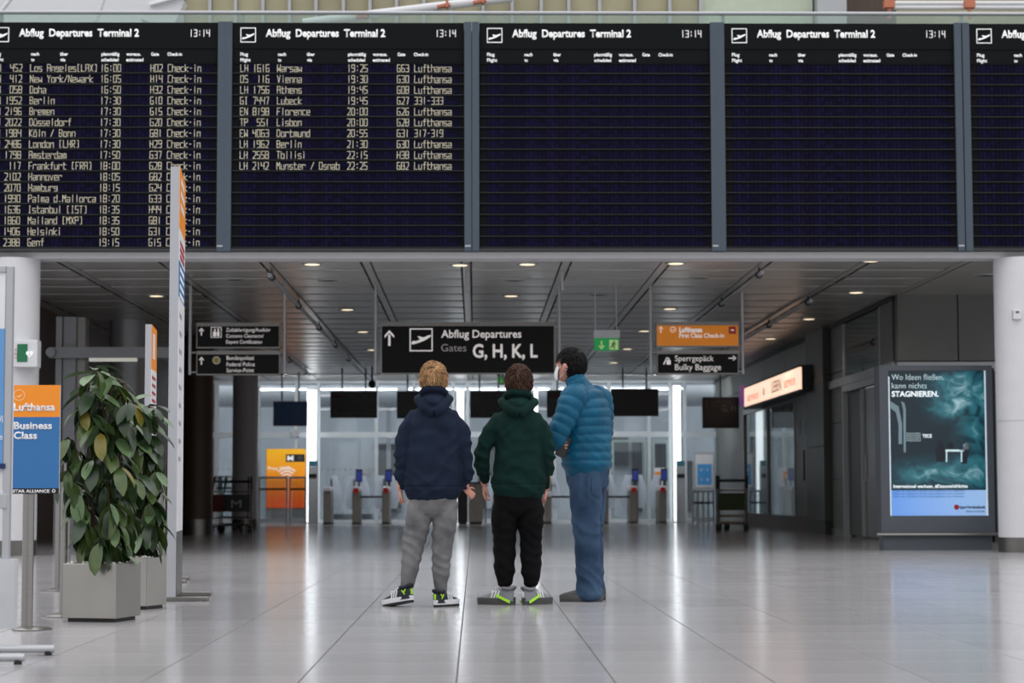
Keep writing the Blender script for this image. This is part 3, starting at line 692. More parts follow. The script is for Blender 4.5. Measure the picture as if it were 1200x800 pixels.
text('Crewchannel', 403, 430, 461, 465.5, 49, M_dim, t); text('Closed', 403, 418, 468, 472.5, 49, M_dim, t)
a = P(391, 466, 49); b_ = P(400, 462, 49); MB().box(a.x, b_.x, 48.995, 49, a.z, b_.z).build('red_mark', mat('dim_red', (90, 22, 24)), t)
hung(320, 360, 470, 499, 50.5, M_navy, 'dark blue screen hanging beside the left light column', 'hanging_screen', 'screen')
hung(465, 515, 458, 490, 49, M_blk, 'black hanging screen half hidden behind the boy in blue', 'hanging_screen', 'screen')
t = hung(551, 595, 458, 489.5, 49, M_blk, 'dark sign with two wheelchair symbols seen between the boys')
WC = [[(.4, .8), (.4, .95), (.55, .95), (.55, .8)], [(.4, .75), (.52, .75), (.55, .45), (.8, .42), (.88, .12), (.78, .1), (.7, .32), (.42, .34)], [(.2, .1), (.14, .3), (.3, .5), (.34, .44), (.24, .3), (.3, .16), (.5, .12), (.62, .24), (.66, .16), (.5, .04)]]
for y in (471, 487): 
    icon(WC, 554, y, 10, t, 49, M_dim, 'wheelchair_symbol', frame=True)
for y in (465, 470, 480, 485): text('Special Service', 569, 592, y - 4, y, 49, M_dim, t)
t = hung(641, 690, 457, 489, 49, M_blk, 'black hanging sign with red mark behind the man'); a = P(645, 466, 49); b_ = P(653, 461, 49); MB().box(a.x, b_.x, 48.995, 49, a.z, b_.z).build('red_mark', MATS['dim_red'], t)
hung(716.5, 771.5, 455, 487.5, 49, M_blk, 'large blank black screen hanging right of the man', 'hanging_screen', 'screen')
t = hung(823.5, 866, 465, 501.5, 46.9, M_blk, 'dark hanging sign reading G, H beside the pink shop sign', rods=1)
icon(ARROW_UP, 823.5, 477, 9, t, 46.9, M_dim); icon(PLANE, 834, 476, 10, t, 46.9, M_dim, frame=True)
text('Gates', 846, 857, 468.5, 472, 45, M_dim, t); text('G, H', 846, 862, 473.5, 482, 46.9, mat('grey_lettering', (140, 136, 132)), t)
t = hung(583, 591.5, 440.5, 450.5, 47, M_green, 'small green exit sign far back, under the central sign', 'exit_sign', 'sign', None, frame=M_alu)
icon([[(.5, 0), (.1, .4), (.4, .4), (.4, 1), (.6, 1), (.6, .4), (.9, .4)]], 584.5, 449, 6, t, 47, M_lime)
# security cameras / speakers under the ceiling
def dome(px, y, Y, lab):
    c = P(px, y, Y); t = thing('ceiling_camera', lab, 'camera', (c.x, Y, CZ), 'small cameras under the ceiling')
    MB().cyl((c.x, Y, CZ), (c.x, Y, c.z + .1), .02, 8).build('stem', M_black, t, 40); MB().ell((c.x, Y, c.z + .04), (.09, .09, .1)).build('dome', M_black, t, 60)
dome(436, 452, 48.5, 'black dome camera at the end of the long pipe left of the blue boy'); 
# long silver pipes hung along the ceiling
def cpipe(x, y0, y1, z, lab):
    t = thing('ceiling_pipe', lab, 'pipe', (x, y0, z)); MB().cyl((x, y0, z), (x, y1, z), .03, 12).build('pipe', M_alu, t, 40)
    y = y0 + .3
    while y < y1:
        MB().cyl((x, y - .04, z), (x, y + .04, z), .05, 12).build('clamp', M_dark, t, 40); MB().cyl((x, y, z), (x, y, CZ + .02), .012, 6).build('hanger', M_dark, t); y += 4.2
cpipe(TX - 2 * PX, 27.2, 48.2, CZ - .1, 'silver pipe slung under the ceiling left of the central sign')
cpipe(TX - 3 * PX + .0, 36, 50, CZ - .1, 'shorter silver pipe under the ceiling behind the left signs')
cpipe(TX + 3 * PX, 27.0, 33.5, CZ - .09, 'silver pipe under the ceiling right of the orange sign')
cpipe(TX + 4 * PX, 31.0, 45, CZ - .09, 'silver pipe under the ceiling before the pink shop sign')
for i, lab in ((0, 'short fluorescent tube hung over the central sign, middle one'), (1, 'short fluorescent tube hung over the central sign, right one')):
    c = P(548 if i == 0 else 659, 340, 27.6); t = thing('ceiling_sensor', lab.replace('fluorescent tube', 'pale rod'), 'sensor', (c.x, 27.6, c.z)); MB().cyl((c.x, 27.6, c.z), (c.x, 27.6, CZ), .022, 10).build('rod', M_alu, t, 40)
# ================================================================== GATE ZONE
GYT = 52.0
M_gate = mat('gate_brown_steel', (138, 132, 124), rough=.4, metal=.5)
gatelabs = {383: 'boarding gate pedestal beside the left light column', 417: 'boarding gate pedestal with red reader, second left of the blue boy', 452: 'boarding gate pedestal with red reader, directly left of the blue boy',
            642: 'boarding gate pedestal between the green boy and the man', 708: 'boarding gate pedestal with red reader directly right of the man', 743: 'boarding gate pedestal with red reader, middle of the right three', 777: 'boarding gate pedestal with red reader, next to the right light column'}
for px, lab in gatelabs.items():
    c = P(px, 600, GYT); x = c.x; t = thing('gate_pedestal', lab, 'gate', (x, GYT, 0), 'boarding gate pedestals')
    zt = P(0, 571 if px != 642 else 578, GYT).z
    MB().box(x - .1, x + .1, GYT, GYT + 1.1, .0, .04).build('foot', M_black, t)
    MB().box(x - .095, x + .095, GYT + .02, GYT + 1.05, .04, zt - .12).build('body', M_gate, t, bevel=.02)
    MB().box(x - .1, x + .1, GYT, GYT + 1.1, zt - .12, zt).build('top_cap', M_white, t, bevel=.02)
    if px not in (383, 642):
        MB().cyl((x, GYT - .02, zt - .1), (x, GYT + .02, zt - .1), .07, 16).build('card_reader', M_red, t, 40)
        s = MB().rbox((x + .06, GYT + .3, zt + .28), (.17, .03, .32), Matrix.Rotation(-.2, 3, 'X')); s.build('screen_housing', M_black, t)
        MB().rbox((x + .06, GYT + .28, zt + .27), (.13, .02, .25), Matrix.Rotation(-.2, 3, 'X')).build('screen', mat('gate_screen_blue', (36, 52, 130), emit=.15) if px == 417 else MATS['gate_screen_blue'], t)
        MB().rbox((x + .06, GYT + .265, zt + .21), (.10, .01, .08), Matrix.Rotation(-.2, 3, 'X')).build('boarding_pass_picture', M_white, t)
        MB().cyl((x + .06, GYT + .32, zt), (x + .06, GYT + .32, zt + .15), .02, 8).build('screen_post', M_black, t, 40)
def wing(px0, px1, lab, flip, M_=True):
    """frosted door wing between two pedestals with a curved inner edge"""
    xa = P(px0, 600, GYT + 1.25).x; xb = P(px1, 600, GYT + 1.25).x; w = xb - xa; z0 = P(0, 597, GYT + 1.25).z; z1 = P(0, 558, GYT + 1.25).z; pts = []
    for k in range(13):
        t_ = k / 12; f_ = 1 - .42 * (1 - math.sin(math.pi * min(1, .12 + t_ * .95))) ** 1.0; pts.append((xa + w * f_ if flip else xb - w * f_, z0 + (z1 - z0) * t_))
    edge = [(xa, z1), (xa, z0)] if flip else [(xb, z1), (xb, z0)]
    t = thing('gate_wing', lab, 'gate wing', ((xa + xb) / 2, GYT + 1.25, z0), 'frosted wings of the boarding gates')
    p = pts + edge
    MB().prism(p if flip else list(reversed(p)), GYT + 1.25, GYT + 1.2515).build('panel', M_frost, t)
    hx = xa if flip else xb
    if 'letter M' in lab: text('M', 646, 651, 566, 573, GYT + 1.245, M_dim, t)
    MB().box(hx - .02, hx + .02, GYT + 1.2, GYT + 1.31, 0, z1 - .1).build('hinge_post', M_steel_d, t)
for px0, px1, lab, fl in ((388, 401, 'frosted gate wing right of the first pedestal', 1), (404, 415, 'frosted gate wing left of the second pedestal', 0), (421, 434, 'frosted gate wing right of the second pedestal', 1), (438, 450, 'frosted gate wing left of the third pedestal', 0),
    (457, 468, 'frosted gate wing behind the sleeve of the blue boy', 1), (569, 578, 'frosted gate wing between green boy and grey box', 1), (645, 657, 'frosted gate wing beside the man, left part with letter M', 1), (712, 722, 'frosted gate wing directly right of the man', 1), (726, 741, 'frosted gate wing left of the middle right pedestal', 0), (747, 758, 'frosted gate wing right of the middle right pedestal', 1), (760, 774, 'frosted gate wing left of the last pedestal', 0)):
    wing(px0, px1, lab, fl)
for x0, x1, lab in ((421, 450, 'black belt across the gate left of the blue boy'), (645, 670, 'black belt across the gate behind the man'), (712, 741, 'black belt across the gate right of the man')):
    a = P(x0, 582, GYT + .2); b_ = P(x1, 582, GYT + .2); t = tag(MB().box(a.x - .05, b_.x + .05, GYT + .2, GYT + .21, a.z - .025, a.z + .025).build('barrier_belt', M_black), lab, 'belt', 'belts across the gates')
# grey service boxes low behind
def gbox(px0, px1, y0, y1, Y, lab, m, name='service_cabinet', cat='cabinet', grp=None):
    a = P(px0, y1, Y); b_ = P(px1, y0, Y); t = thing(name, lab, cat, ((a.x + b_.x) / 2, Y, 0), grp)
    MB().box(a.x, b_.x, Y, Y + .5, .06, b_.z).build('body', m, t, bevel=.01); MB().box(a.x + .03, b_.x - .03, Y + .03, Y + .47, 0, .06).build('plinth', M_black, t)
    MB().box(a.x - .01, b_.x + .01, Y - .01, Y + .51, b_.z, b_.z + .03).build('top', M_black, t); MB().box(a.x + .02, (a.x + b_.x) / 2 - .004, Y - .012, Y, .1, b_.z - .04).build('door', m, t); MB().box((a.x + b_.x) / 2 + .004, b_.x - .02, Y - .012, Y, .1, b_.z - .04).build('door', m, t)
    return t
gbox(549, 566, 566, 614, 51.5, 'brown grey cabinet between the blue boy and the green boy', M_gate)
gbox(536, 548, 566, 613, 51.6, 'black box beside the cabinet between the two boys', M_black)
# tall info terminals clasping the light columns
for px0, px1, lab in ((361, 372, 'grey ticket terminal at the foot of the left light column'), (794, 803, 'grey ticket terminal at the foot of the right light column')):
    a = P(px0, 612, 53.2); b_ = P(px1, 546, 53.2); t = thing('ticket_terminal', lab, 'terminal', ((a.x + b_.x) / 2, 53.2, 0), 'slim grey terminals at the light columns')
    MB().box(a.x, b_.x, 53.2, 53.5, 0, b_.z).build('body', M_alu, t, bevel=.01); MB().box(a.x + .0, b_.x - .02, 53.18, 53.2, b_.z - .3, b_.z - .2).build('slot_panel', M_black, t)
    MB().box(a.x + .01, b_.x - .01, 53.2, 53.5, b_.z, b_.z + .14).build('screen_head', mat('teal_head', (50, 100, 115)) if px0 == 361 else MATS['teal_head'], t)
# railing with glass, left
def railing(px0, px1, y0, Y, lab, n=3):
    a = P(px0, y0, Y); b_ = P(px1, y0, Y); t = thing('glass_barrier', lab, 'barrier', ((a.x + b_.x) / 2, Y, 0), 'low glass barriers at the facade')
    for k in range(n + 1):
        x = a.x + (b_.x - a.x) * k / n; MB().box(x - .025, x + .025, Y, Y + .05, 0, a.z).build('post', M_alu, t)
    MB().box(a.x - .03, b_.x + .03, Y, Y + .05, a.z, a.z + .06).build('top_rail', M_alu, t); MB().box(a.x, b_.x, Y + .01, Y + .04, .1, .16).build('bottom_rail', M_winframe, t)
    MB().box(a.x, b_.x, Y - .01, Y + .0, a.z - .28, a.z - .23).build('belt', M_black, t)
    for k in range(n):
        xa = a.x + (b_.x - a.x) * k / n + .04; xb = a.x + (b_.x - a.x) * (k + 1) / n - .04; MB().box(xa, xb, Y + .02, Y + .03, .18, a.z - .02).build('pane', M_clear, t)
railing(304, 336, 561, 51.5, 'low glass barrier with white rails before the orange WiFi poster', 1)
railing(340, 358, 561, 51.5, 'narrow glass barrier post pair beside the left light column', 1)
railing(812, 836, 577, 51.5, 'low rail barrier under the blue info board on the right', 4)
railing(254, 272, 560, 52.5, 'low barrier behind the trolleys on the left', 1)
# WiFi poster
a = P(312, 595, 53.9); b_ = P(358, 526, 53.9); t = thing('wifi_poster', 'orange free WiFi poster standing before the facade', 'poster', ((a.x + b_.x) / 2, 53.9, 0))
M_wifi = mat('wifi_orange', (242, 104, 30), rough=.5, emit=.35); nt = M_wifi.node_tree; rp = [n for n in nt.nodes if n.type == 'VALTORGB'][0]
tcg = nt.nodes.new('ShaderNodeTexCoord'); sx = nt.nodes.new('ShaderNodeSeparateXYZ'); nt.links.new(tcg.outputs['Generated'], sx.inputs[0]); nt.links.new(sx.outputs['Z'], rp.inputs[0])
rp.color_ramp.elements[0].color = lin((240, 92, 36)) + (1,); rp.color_ramp.elements[1].color = lin((244, 178, 28)) + (1,); rp.color_ramp.elements[0].position = .1; rp.color_ramp.elements[1].position = .95
MB().box(a.x, b_.x, 53.9, 53.93, a.z, b_.z).build('print', M_wifi, t); MB().box(a.x - .02, b_.x + .02, 53.93, 53.97, 0, b_.z + .02).build('backboard', M_alu, t)
text('Free WiFi', 314, 340, 546, 551, 53.895, M_hdr, t, bold=.01)
a = P(335, 541, 53.9); b_ = P(357, 532, 53.9); MB().box(a.x, b_.x, 53.89, 53.9, a.z, b_.z).build('logo_plate', M_dark, t)
text('M', 336.5, 344, 533.5, 539.5, 53.885, M_hdr, t, bold=.03); c = P(351.5, 536.5, 53.885); MB().lathe([(.001, 0), (.07, 0), (.07, .004)], (0, 0, 0), 20).xf(Matrix.Translation(c) @ Matrix.Rotation(math.pi / 2, 4, 'X')).build('logo_ring', M_steel_d, t)
wf_ = MB(); c = P(336, 562.5, 53.89)
for r in (.06, .14, .22, .30):
    for k in range(6):
        a0 = math.pi / 4 + k * math.pi / 12; a1 = a0 + math.pi / 12; q = .035
        wf_.prism([(c.x + r * math.cos(a0), c.z + r * math.sin(a0)), (c.x + (r + q) * math.cos(a0), c.z + (r + q) * math.sin(a0)), (c.x + (r + q) * math.cos(a1), c.z + (r + q) * math.sin(a1)), (c.x + r * math.cos(a1), c.z + r * math.sin(a1))], 53.888, 53.9)
wf_.build('wifi_symbol', M_hdr, t)
# info stands
def infostand(px0, px1, y0, y1, Y, lab, face, rows=True):
    a = P(px0, y1, Y); b_ = P(px1, y0, Y); t = thing('info_stand', lab, 'info stand', ((a.x + b_.x) / 2, Y, 0), 'information stands at the right facade')
    MB().box(a.x, b_.x, Y, Y + .05, a.z, b_.z).build('frame', M_alu, t)
    MB().box(a.x + .05, b_.x - .05, Y - .006, Y, a.z + .05, b_.z - .05).build('print', M_white, t)
    w = b_.x - a.x; h = b_.z - a.z
    MB().box(a.x + w * .17, b_.x - w * .17, Y - .01, Y - .006, a.z + h * .12, b_.z - h * .32).build('blue_field', face, t)
    for i in range(2):
        for j in range(2): MB().cyl((a.x + w * (.36 + .28 * i), Y - .012, a.z + h * (.26 + .27 * j)), (a.x + w * (.36 + .28 * i), Y - .01, a.z + h * (.26 + .27 * j)), w * .07, 12).build('pictogram', M_frost, t, 40)
    for x in (a.x + .06, b_.x - .06): MB().box(x - .02, x + .02, Y + .05, Y + .08, 0, b_.z - .05).build('leg', M_alu, t); MB().box(x - .03, x + .03, Y - .2, Y + .3, 0, .03).build('foot', M_alu, t)
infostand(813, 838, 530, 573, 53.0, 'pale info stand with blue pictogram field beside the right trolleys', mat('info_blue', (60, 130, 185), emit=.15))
# small sign boxes
for px0, px1, y0, y1, lab in ((341, 350, 503, 512, 'small pale box on the transom above the WiFi poster'), (422, 434, 550, 556, 'small grey plate on the glass above the second gate pedestal')):
    a = P(px0, y1, FY - .12); b_ = P(px1, y0, FY - .12); tag(MB().box(a.x, b_.x, FY - .12, FY + .02, a.z, b_.z).build('wall_box', M_alu, bevel=.005), lab, 'box')
# orange flyer behind last gate
a = P(767, 570, 53.5); b_ = P(779, 548, 53.5); t = thing('flyer_board', 'small orange and white board behind the last gate pedestal', 'poster', ((a.x + b_.x) / 2, 53.5, 0))
MB().box(a.x, b_.x, 53.5, 53.53, a.z, b_.z).build('print', M_white, t); MB().box(a.x + .01, a.x + .15, 53.49, 53.5, a.z + .1, b_.z - .1).build('orange_field', M_orange, t); MB().cyl(((a.x + b_.x) / 2, 53.52, 0), ((a.x + b_.x) / 2, 53.52, a.z), .02, 8).build('post', M_alu, t)
# ================================================================== BAGGAGE TROLLEYS
def trolley(x, y, rz, lab, panelm, letter=False, grp='baggage trolleys'):
    t = thing('baggage_trolley', lab, 'trolley', (x, y, 0), grp)
    def pt(a, b_, c): q = Matrix.Rotation(rz, 3, 'Z') @ Vector((a, b_, c)); return q + Vector((x, y, 0))
    def bar(name, pts, r=.016, m=M_steel_d):
        mb = MB(); 
        for p, q in zip(pts[:-1], pts[1:]): mb.cyl(pt(*p), pt(*q), r, 8)
        mb.build(name, m, t, 40)
    bar('handle', [(-.3, -.02, 1.02), (.3, -.02, 1.02)], .022, M_black)
    for s in (-1, 1):
        bar('upright', [(s * .3, -.02, 1.1), (s * .29, .06, .12), (s * .2, 1.0, .14)])
        bar('corner_post', [(s * .3, .0, .86), (s * .3, -.06, 1.12)], .018, M_black)
    bar('basket', [(-.28, .0, .82), (.28, .0, .82), (.28, .28, .82), (-.28, .28, .82), (-.28, .0, .82)], .012)
    MB().add([pt(-.27, -.01, .42), pt(.27, -.01, .42), pt(.27, -.01, .76), pt(-.27, -.01, .76), pt(-.27, .02, .42), pt(.27, .02, .42), pt(.27, .02, .76), pt(-.27, .02, .76)], [(0, 1, 2, 3), (7, 6, 5, 4), (0, 4, 5, 1), (1, 5, 6, 2), (2, 6, 7, 3), (3, 7, 4, 0)]).build('advert_panel', panelm, t)
    bar('deck', [(-.25, .1, .16), (.25, .1, .16), (.2, .95, .14), (-.2, .95, .14), (-.25, .1, .16)], .014)
    bar('lower_bar', [(-.29, .05, .3), (.29, .05, .3)], .014)
    for a, b_ in ((-.28, .05), (.28, .05), (0, .95)):
        for s in (-.02, .02): 
            w0 = pt(a + s - .014, b_, .075); w1 = pt(a + s + .014, b_, .075); MB().cyl(w0, w1, .075, 16).build('wheel', M_black, t, 40)
    if letter: text3('M', pt(-.1, -.015, .5), .2, .16, M_frost, t)
    return t
def tx(px, Y): return P(px, 579, Y).x
trolley(tx(277, 41), 41, 0, 'front baggage trolley with letter M panel beside the left white column', M_dark, True)
trolley(tx(274, 42.3), 42.3, .1, 'baggage trolley nested behind the letter M trolley', M_dark)
trolley(tx(256, 40.6), 40.6, 1.3, 'baggage trolley with dark red panel close to the brown column', mat('dark_red', (96, 24, 26)))
M_grn = mat('dark_green_panel', (42, 58, 22))
trolley(tx(857, 41), 41, 0, 'front baggage trolley with green panel at the head of the right row', M_grn)
trolley(tx(858.5, 42.15), 42.15, 0, 'middle baggage trolley of the right row behind the green panel', M_dark)
trolley(tx(859, 43.3), 43.3, 0, 'last baggage trolley of the right row beside the shop plinth', M_dark)
# red wire basket cart behind the business class sign
cY = 34; x0 = tx(42, cY); x1 = tx(62, cY); t = thing('wire_cart', 'red cart with wire mesh behind the business class sign', 'cart', ((x0 + x1) / 2, cY, 0))
z0 = P(0, 628, cY).z; z1 = P(0, 581, cY).z
MB().box(x0 + .03, x1 - .08, cY + .02, cY + .4, z0 + .08, z1).build('red_box', M_red, t)
mm = MB()
for k in range(9): x = x0 + (x1 - x0) * k / 8; mm.box(x - .004, x + .004, cY, cY + .008, z0, z1)
for k in range(14): z = z0 + (z1 - z0) * k / 13; mm.box(x0, x1, cY - .004, cY + .004, z - .004, z + .004)
mm.build('wire_mesh', M_steel, t)['kind'] = 'stuff'
for x in (x0 + .04, x1 - .04): MB().cyl((x - .015, cY + .2, .06), (x + .015, cY + .2, .06), .06, 14).build('wheel', M_black, t, 40); MB().box(x - .01, x + .01, cY + .19, cY + .21, .06, z0 + .1).build('leg', M_steel_d, t)
# ================================================================== METAL PORTAL ON THE LEFT
pY = 30.3; t = thing('metal_portal', 'grey aluminium portal with horizontal beam behind the plants', 'portal', (tx(80, pY), pY, 0))
a, b_ = tx(63, pY), tx(86, pY); ztp = P(0, 371, pY).z
MB().box(a, a + .09, pY, pY + .3, 0, ztp).build('post', M_alu_d, t); MB().box(a + .1, b_, pY + .04, pY + .3, 0, ztp).build('post', M_alu_d, t); MB().box(b_, tx(96, pY), pY + .1, pY + .4, 0, ztp).build('post', M_steel_d, t)
zb = P(0, 420, pY).z; zb2 = P(0, 407.5, pY).z
MB().box(tx(57, pY), tx(199, pY), pY - .14, pY - .02, zb, zb2).build('beam', M_alu_d, t); MB().cyl((tx(60, pY), pY - .2, (zb + zb2) / 2), (tx(60, pY), pY - .02, (zb + zb2) / 2), .07, 20).build('beam_end', M_alu_d, t, 40)
MB().box(tx(199, pY), tx(206, pY), pY - .14, pY + .0, 0, zb2).build('post', M_alu_d, t)
MB().box(tx(104, pY), tx(160, pY), pY - .12, pY - .04, zb - .05, zb).build('light_bar', mat('dim_light_bar', (190, 190, 180), emit=.5), t)
# ================================================================== SHOP ON THE RIGHT
t = thing('store_facade', 'dark glazed shop front in the right wall under the pink lit sign', 'shop front', (WX, 43, 0))
for y in (39.0, 41.0, 44.9, 48.8): MB().box(WX - .02, WX + .06, y, y + .1, .3, 2.7).build('mullion', M_steel_d, t)
MB().box(WX - .03, WX + .1, 39, 48.9, 0, .3).build('plinth', mat('plinth_red_brown', (84, 60, 58)), t)
MB().box(WX - .02, WX + .06, 39, 48.9, 2.62, 2.72).build('head_rail', M_steel_d, t)
for y0, y1 in ((41.1, 44.9), (45.0, 48.8)): MB().box(WX + .02, WX + .04, y0, y1, .3, 2.62).build('pane', M_dkglass, t)
MB().box(WX, WX + .05, 39.1, 41.0, .3, 2.62).build('side_panel', M_wallg, t)
MB().box(WX - .02, WX, 39.9, 39.98, 1.0, 1.6).build('door_handle', M_black, t); 
for y in (40.3, 39.6): MB().box(WX - .006, WX, y, y + .12, 1.9, 2.2).build('hinge_cover', M_dark, t)
MB().box(WX + 2.2, WX + 2.3, 38.9, 49, 0, 2.7).build('rear_wall', M_walld, t); MB().box(WX + .2, WX + 2.3, 38.9, 49, 2.7, 2.75).build('shop_ceiling', M_walld, t)
t = thing('shop_sign', 'illuminated pink shop sign box fixed high on the right wall', 'sign', (6.1, 42, 2.6))
M_pink = mat('pink_lit', (255, 212, 186), emit=1.15, var=.06, scale=1.2)
sA, sB = 38.3, 46.2
for y0, y1 in ((sA, (sA + sB) / 2 - .03), ((sA + sB) / 2 + .03, sB)): MB().box(6.1, 6.14, y0, y1, 2.70, 3.12).build('lit_panel', M_pink, t)
MB().box(6.14, WX - .045, sA - .05, sB + .05, 2.66, 3.16).build('housing', M_dark, t)
MB().box(6.09, 6.13, sA - .05, sB + .05, 2.66, 2.70).build('bottom_rail', M_dark, t); MB().box(6.09, 6.13, sA - .05, sB + .05, 3.12, 3.16).build('top_rail', M_dark, t)
M_prt = mat('sign_red_print', (206, 120, 104), rough=.5, emit=.35); M_prd = mat('sign_dark_print', (110, 92, 84), rough=.5, emit=.1)
def wtext(body, y1, y0, z, h, m):  # reads from far (y1) to near (y0) on the wall side facing the passage
    text3(body, (6.095, y1, z), y1 - y0, h, m, t, rz=-math.pi / 2)
wtext('service', 45.7, 43.9, 2.80, .2, M_prt); wtext('RB', 43.2, 42.9, 2.82, .16, M_prd); wtext('LEBEN', 41.9, 40.6, 2.81, .24, M_prd); wtext('service', 40.2, 38.8, 2.82, .22, M_prt)
t = tag(MB().box(6.06, WX, 46.3, 46.75, 2.75, 3.2).build('cube_sign', mat('magenta_lit', (150, 70, 130), emit=.5, rgb2=(70, 60, 150), scale=3), bevel=.02), 'small magenta lit cube sign at the far end of the pink shop sign', 'sign')
# ================================================================== POSTER BOX
aY = 27.0; ax0 = tx(1032.5, aY); ax1 = tx(1165.5, aY); zt = P(1100, 428, aY).z
t = thing('poster_box', 'tall grey illuminated advertising box with teal underwater poster', 'advertising box', ((ax0 + ax1) / 2, aY, 0))
M_box = mat('poster_box_grey', (78, 84, 92), rough=.45, var=.04)
zr_ = P(1100, 626, aY).z
px0, px1 = tx(1043, aY), tx(1158, aY); pz0 = P(1100, 604, aY).z; pz1 = P(1100, 434, aY).z
MB().box(ax0, px0, aY, aY + .05, zr_, zt).build('frame', M_box, t); MB().box(px1, ax1, aY, aY + .05, zr_, zt).build('frame', M_box, t)
MB().box(px0, px1, aY, aY + .05, pz1, zt).build('frame', M_box, t); MB().box(px0, px1, aY, aY + .05, zr_, pz0).build('frame', M_box, t)
MB().box(ax0, ax1, aY + .05, aY + .35, zr_, zt).build('case', M_box, t)
MB().box(ax0 + .03, ax1 - .03, aY + .04, aY + .33, 0, zr_ - .02).build('base', M_box, t)
MB().cyl((ax0 - .07, aY - .04, zr_), (ax1 + .08, aY - .04, zr_), .022, 12).build('bumper_rail', M_steel, t, 40)
MB().box(ax1, ax1 + .05, aY + .1, aY + .33, .15, zt - .03).build('side_recess', M_black, t)
for y_ in (.1,): MB().box(ax1, ax1 + .06, aY + .02, aY + .2, .1, .22).build('hinge', M_steel_d, t)
# poster picture: procedural water and light, plus flat shapes
M_post = bpy.data.materials.new('poster_teal_print'); M_post.use_nodes = True; nt = M_post.node_tree; N = nt.nodes; Lk = nt.links; b = N['Principled BSDF']
tcg = N.new('ShaderNodeTexCoord'); sp = N.new('ShaderNodeSeparateXYZ'); Lk.new(tcg.outputs['Generated'], sp.inputs[0])
mp = N.new('ShaderNodeMapping'); mp.inputs['Scale'].default_value = (3.2, 1, 6); Lk.new(tcg.outputs['Generated'], mp.inputs[0])
nz = N.new('ShaderNodeTexNoise'); nz.inputs['Scale'].default_value = 1.6; nz.inputs['Detail'].default_value = 7; nz.inputs['Distortion'].default_value = 1.2; Lk.new(mp.outputs[0], nz.inputs['Vector'])
def mth(op, a, b__=None, cl=False):
    n = N.new('ShaderNodeMath'); n.operation = op; n.use_clamp = cl
    for i, q in enumerate((a, b__)):
        if q is None: continue
        if isinstance(q, (int, float)): n.inputs[i].default_value = q
        else: Lk.new(q, n.inputs[i])
    return n.outputs[0]
X, Z = sp.outputs['X'], sp.outputs['Z']
def blob(cx, cz, rx, rz):
    a = mth('DIVIDE', mth('SUBTRACT', X, cx), rx); c = mth('DIVIDE', mth('SUBTRACT', Z, cz), rz)
    return mth('SUBTRACT', 1, mth('SQRT', mth('ADD', mth('MULTIPLY', a, a), mth('MULTIPLY', c, c))), True)
lum = mth('ADD', mth('ADD', mth('MULTIPLY', blob(.78, .86, .55, .22), .9), mth('MULTIPLY', blob(.88, .55, .28, .4), .5)), mth('ADD', mth('MULTIPLY', blob(.55, .28, .75, .16), .75), mth('MULTIPLY', blob(.6, .72, .3, .12), .4)))
lum = mth('MULTIPLY', lum, mth('ADD', mth('MULTIPLY', nz.outputs['Fac'], 2.4), -.45)); lum = mth('ADD', lum, .07, True)
cr = N.new('ShaderNodeValToRGB'); E = cr.color_ramp.elements; E[0].color = lin((10, 20, 28)) + (1,); E[1].color = lin((168, 205, 212)) + (1,)
for p, c in ((.25, (20, 56, 68)), (.55, (46, 110, 122))): e = E.new(p); e.color = lin(c) + (1,)
Lk.new(lum, cr.inputs[0])
isb = mth('LESS_THAN', Z, .175); mixc = N.new('ShaderNodeMix'); mixc.data_type = 'RGBA'; Lk.new(isb, mixc.inputs[0]); Lk.new(cr.outputs[0], mixc.inputs[6])
cb = N.new('ShaderNodeValToRGB'); cb.color_ramp.elements[0].color = lin((100, 150, 225)) + (1,); cb.color_ramp.elements[1].color = lin((160, 196, 240)) + (1,); Lk.new(X, cb.inputs[0]); Lk.new(cb.outputs[0], mixc.inputs[7])
Lk.new(mixc.outputs[2], b.inputs['Base Color']); Lk.new(mixc.outputs[2], b.inputs['Emission Color']); b.inputs['Emission Strength'].default_value = .38; b.inputs['Roughness'].default_value = .2
MB().box(px0, px1, aY + .02, aY + .05, pz0, pz1).build('poster_print', M_post, t)
MB().box(px0, px0 + .02, aY + .016, aY + .02, pz0, pz1 - .08).build('edge_light', mat('edge_glow', (200, 215, 225), emit=.5), t); MB().box(px1 - .02, px1, aY + .016, aY + .02, pz0, pz1).build('edge_light', MATS['edge_glow'], t)
tY = aY + .018
M_pt = mat('poster_lettering', (225, 235, 240), rough=.5, emit=.7); M_pt2 = mat('poster_lettering_dim', (185, 208, 214), rough=.5, emit=.6); M_pk = mat('poster_dark_print', (24, 34, 48), rough=.5)
text('Wo Ideen fließen,', 1045, 1106, 438, 445, tY, M_pt2, t, bold=-.008); text('kann nichts', 1045, 1086, 448, 455, tY, M_pt2, t, bold=-.008); text('STAGNIEREN.', 1045, 1100, 458, 464.5, tY, M_pt, t, bold=.03)
text('International wachsen, #DazustehtNichts', 1047, 1134, 567.5, 571.5, tY, M_pt, t, bold=.02)
text('HypoVereinsbank', 1123, 1155, 592, 595.5, tY, M_pk, t, bold=.03); text('Member of UniCredit', 1132, 1154, 597.5, 600, tY, M_pk, t); text('TECE', 1081, 1092, 508.5, 512.5, tY, M_pt, t, bold=.03)
for k in range(3): text('Mehr als 100 Jahre Erfahrung begleiten uns weltweit', 1047, 1130, 574 + k * 3.2, 576 + k * 3.2, tY, M_blue, t)
for k in range(5): text('Armaturen Industrie', 1062, 1079, 506.5 + k * 2.2, 508 + k * 2.2, tY, M_pt2, t)
c = P(1121, 594, tY); MB().cyl((c.x, tY - .002, c.z), (c.x, tY, c.z), .035, 14).build('bank_emblem', M_red, t)
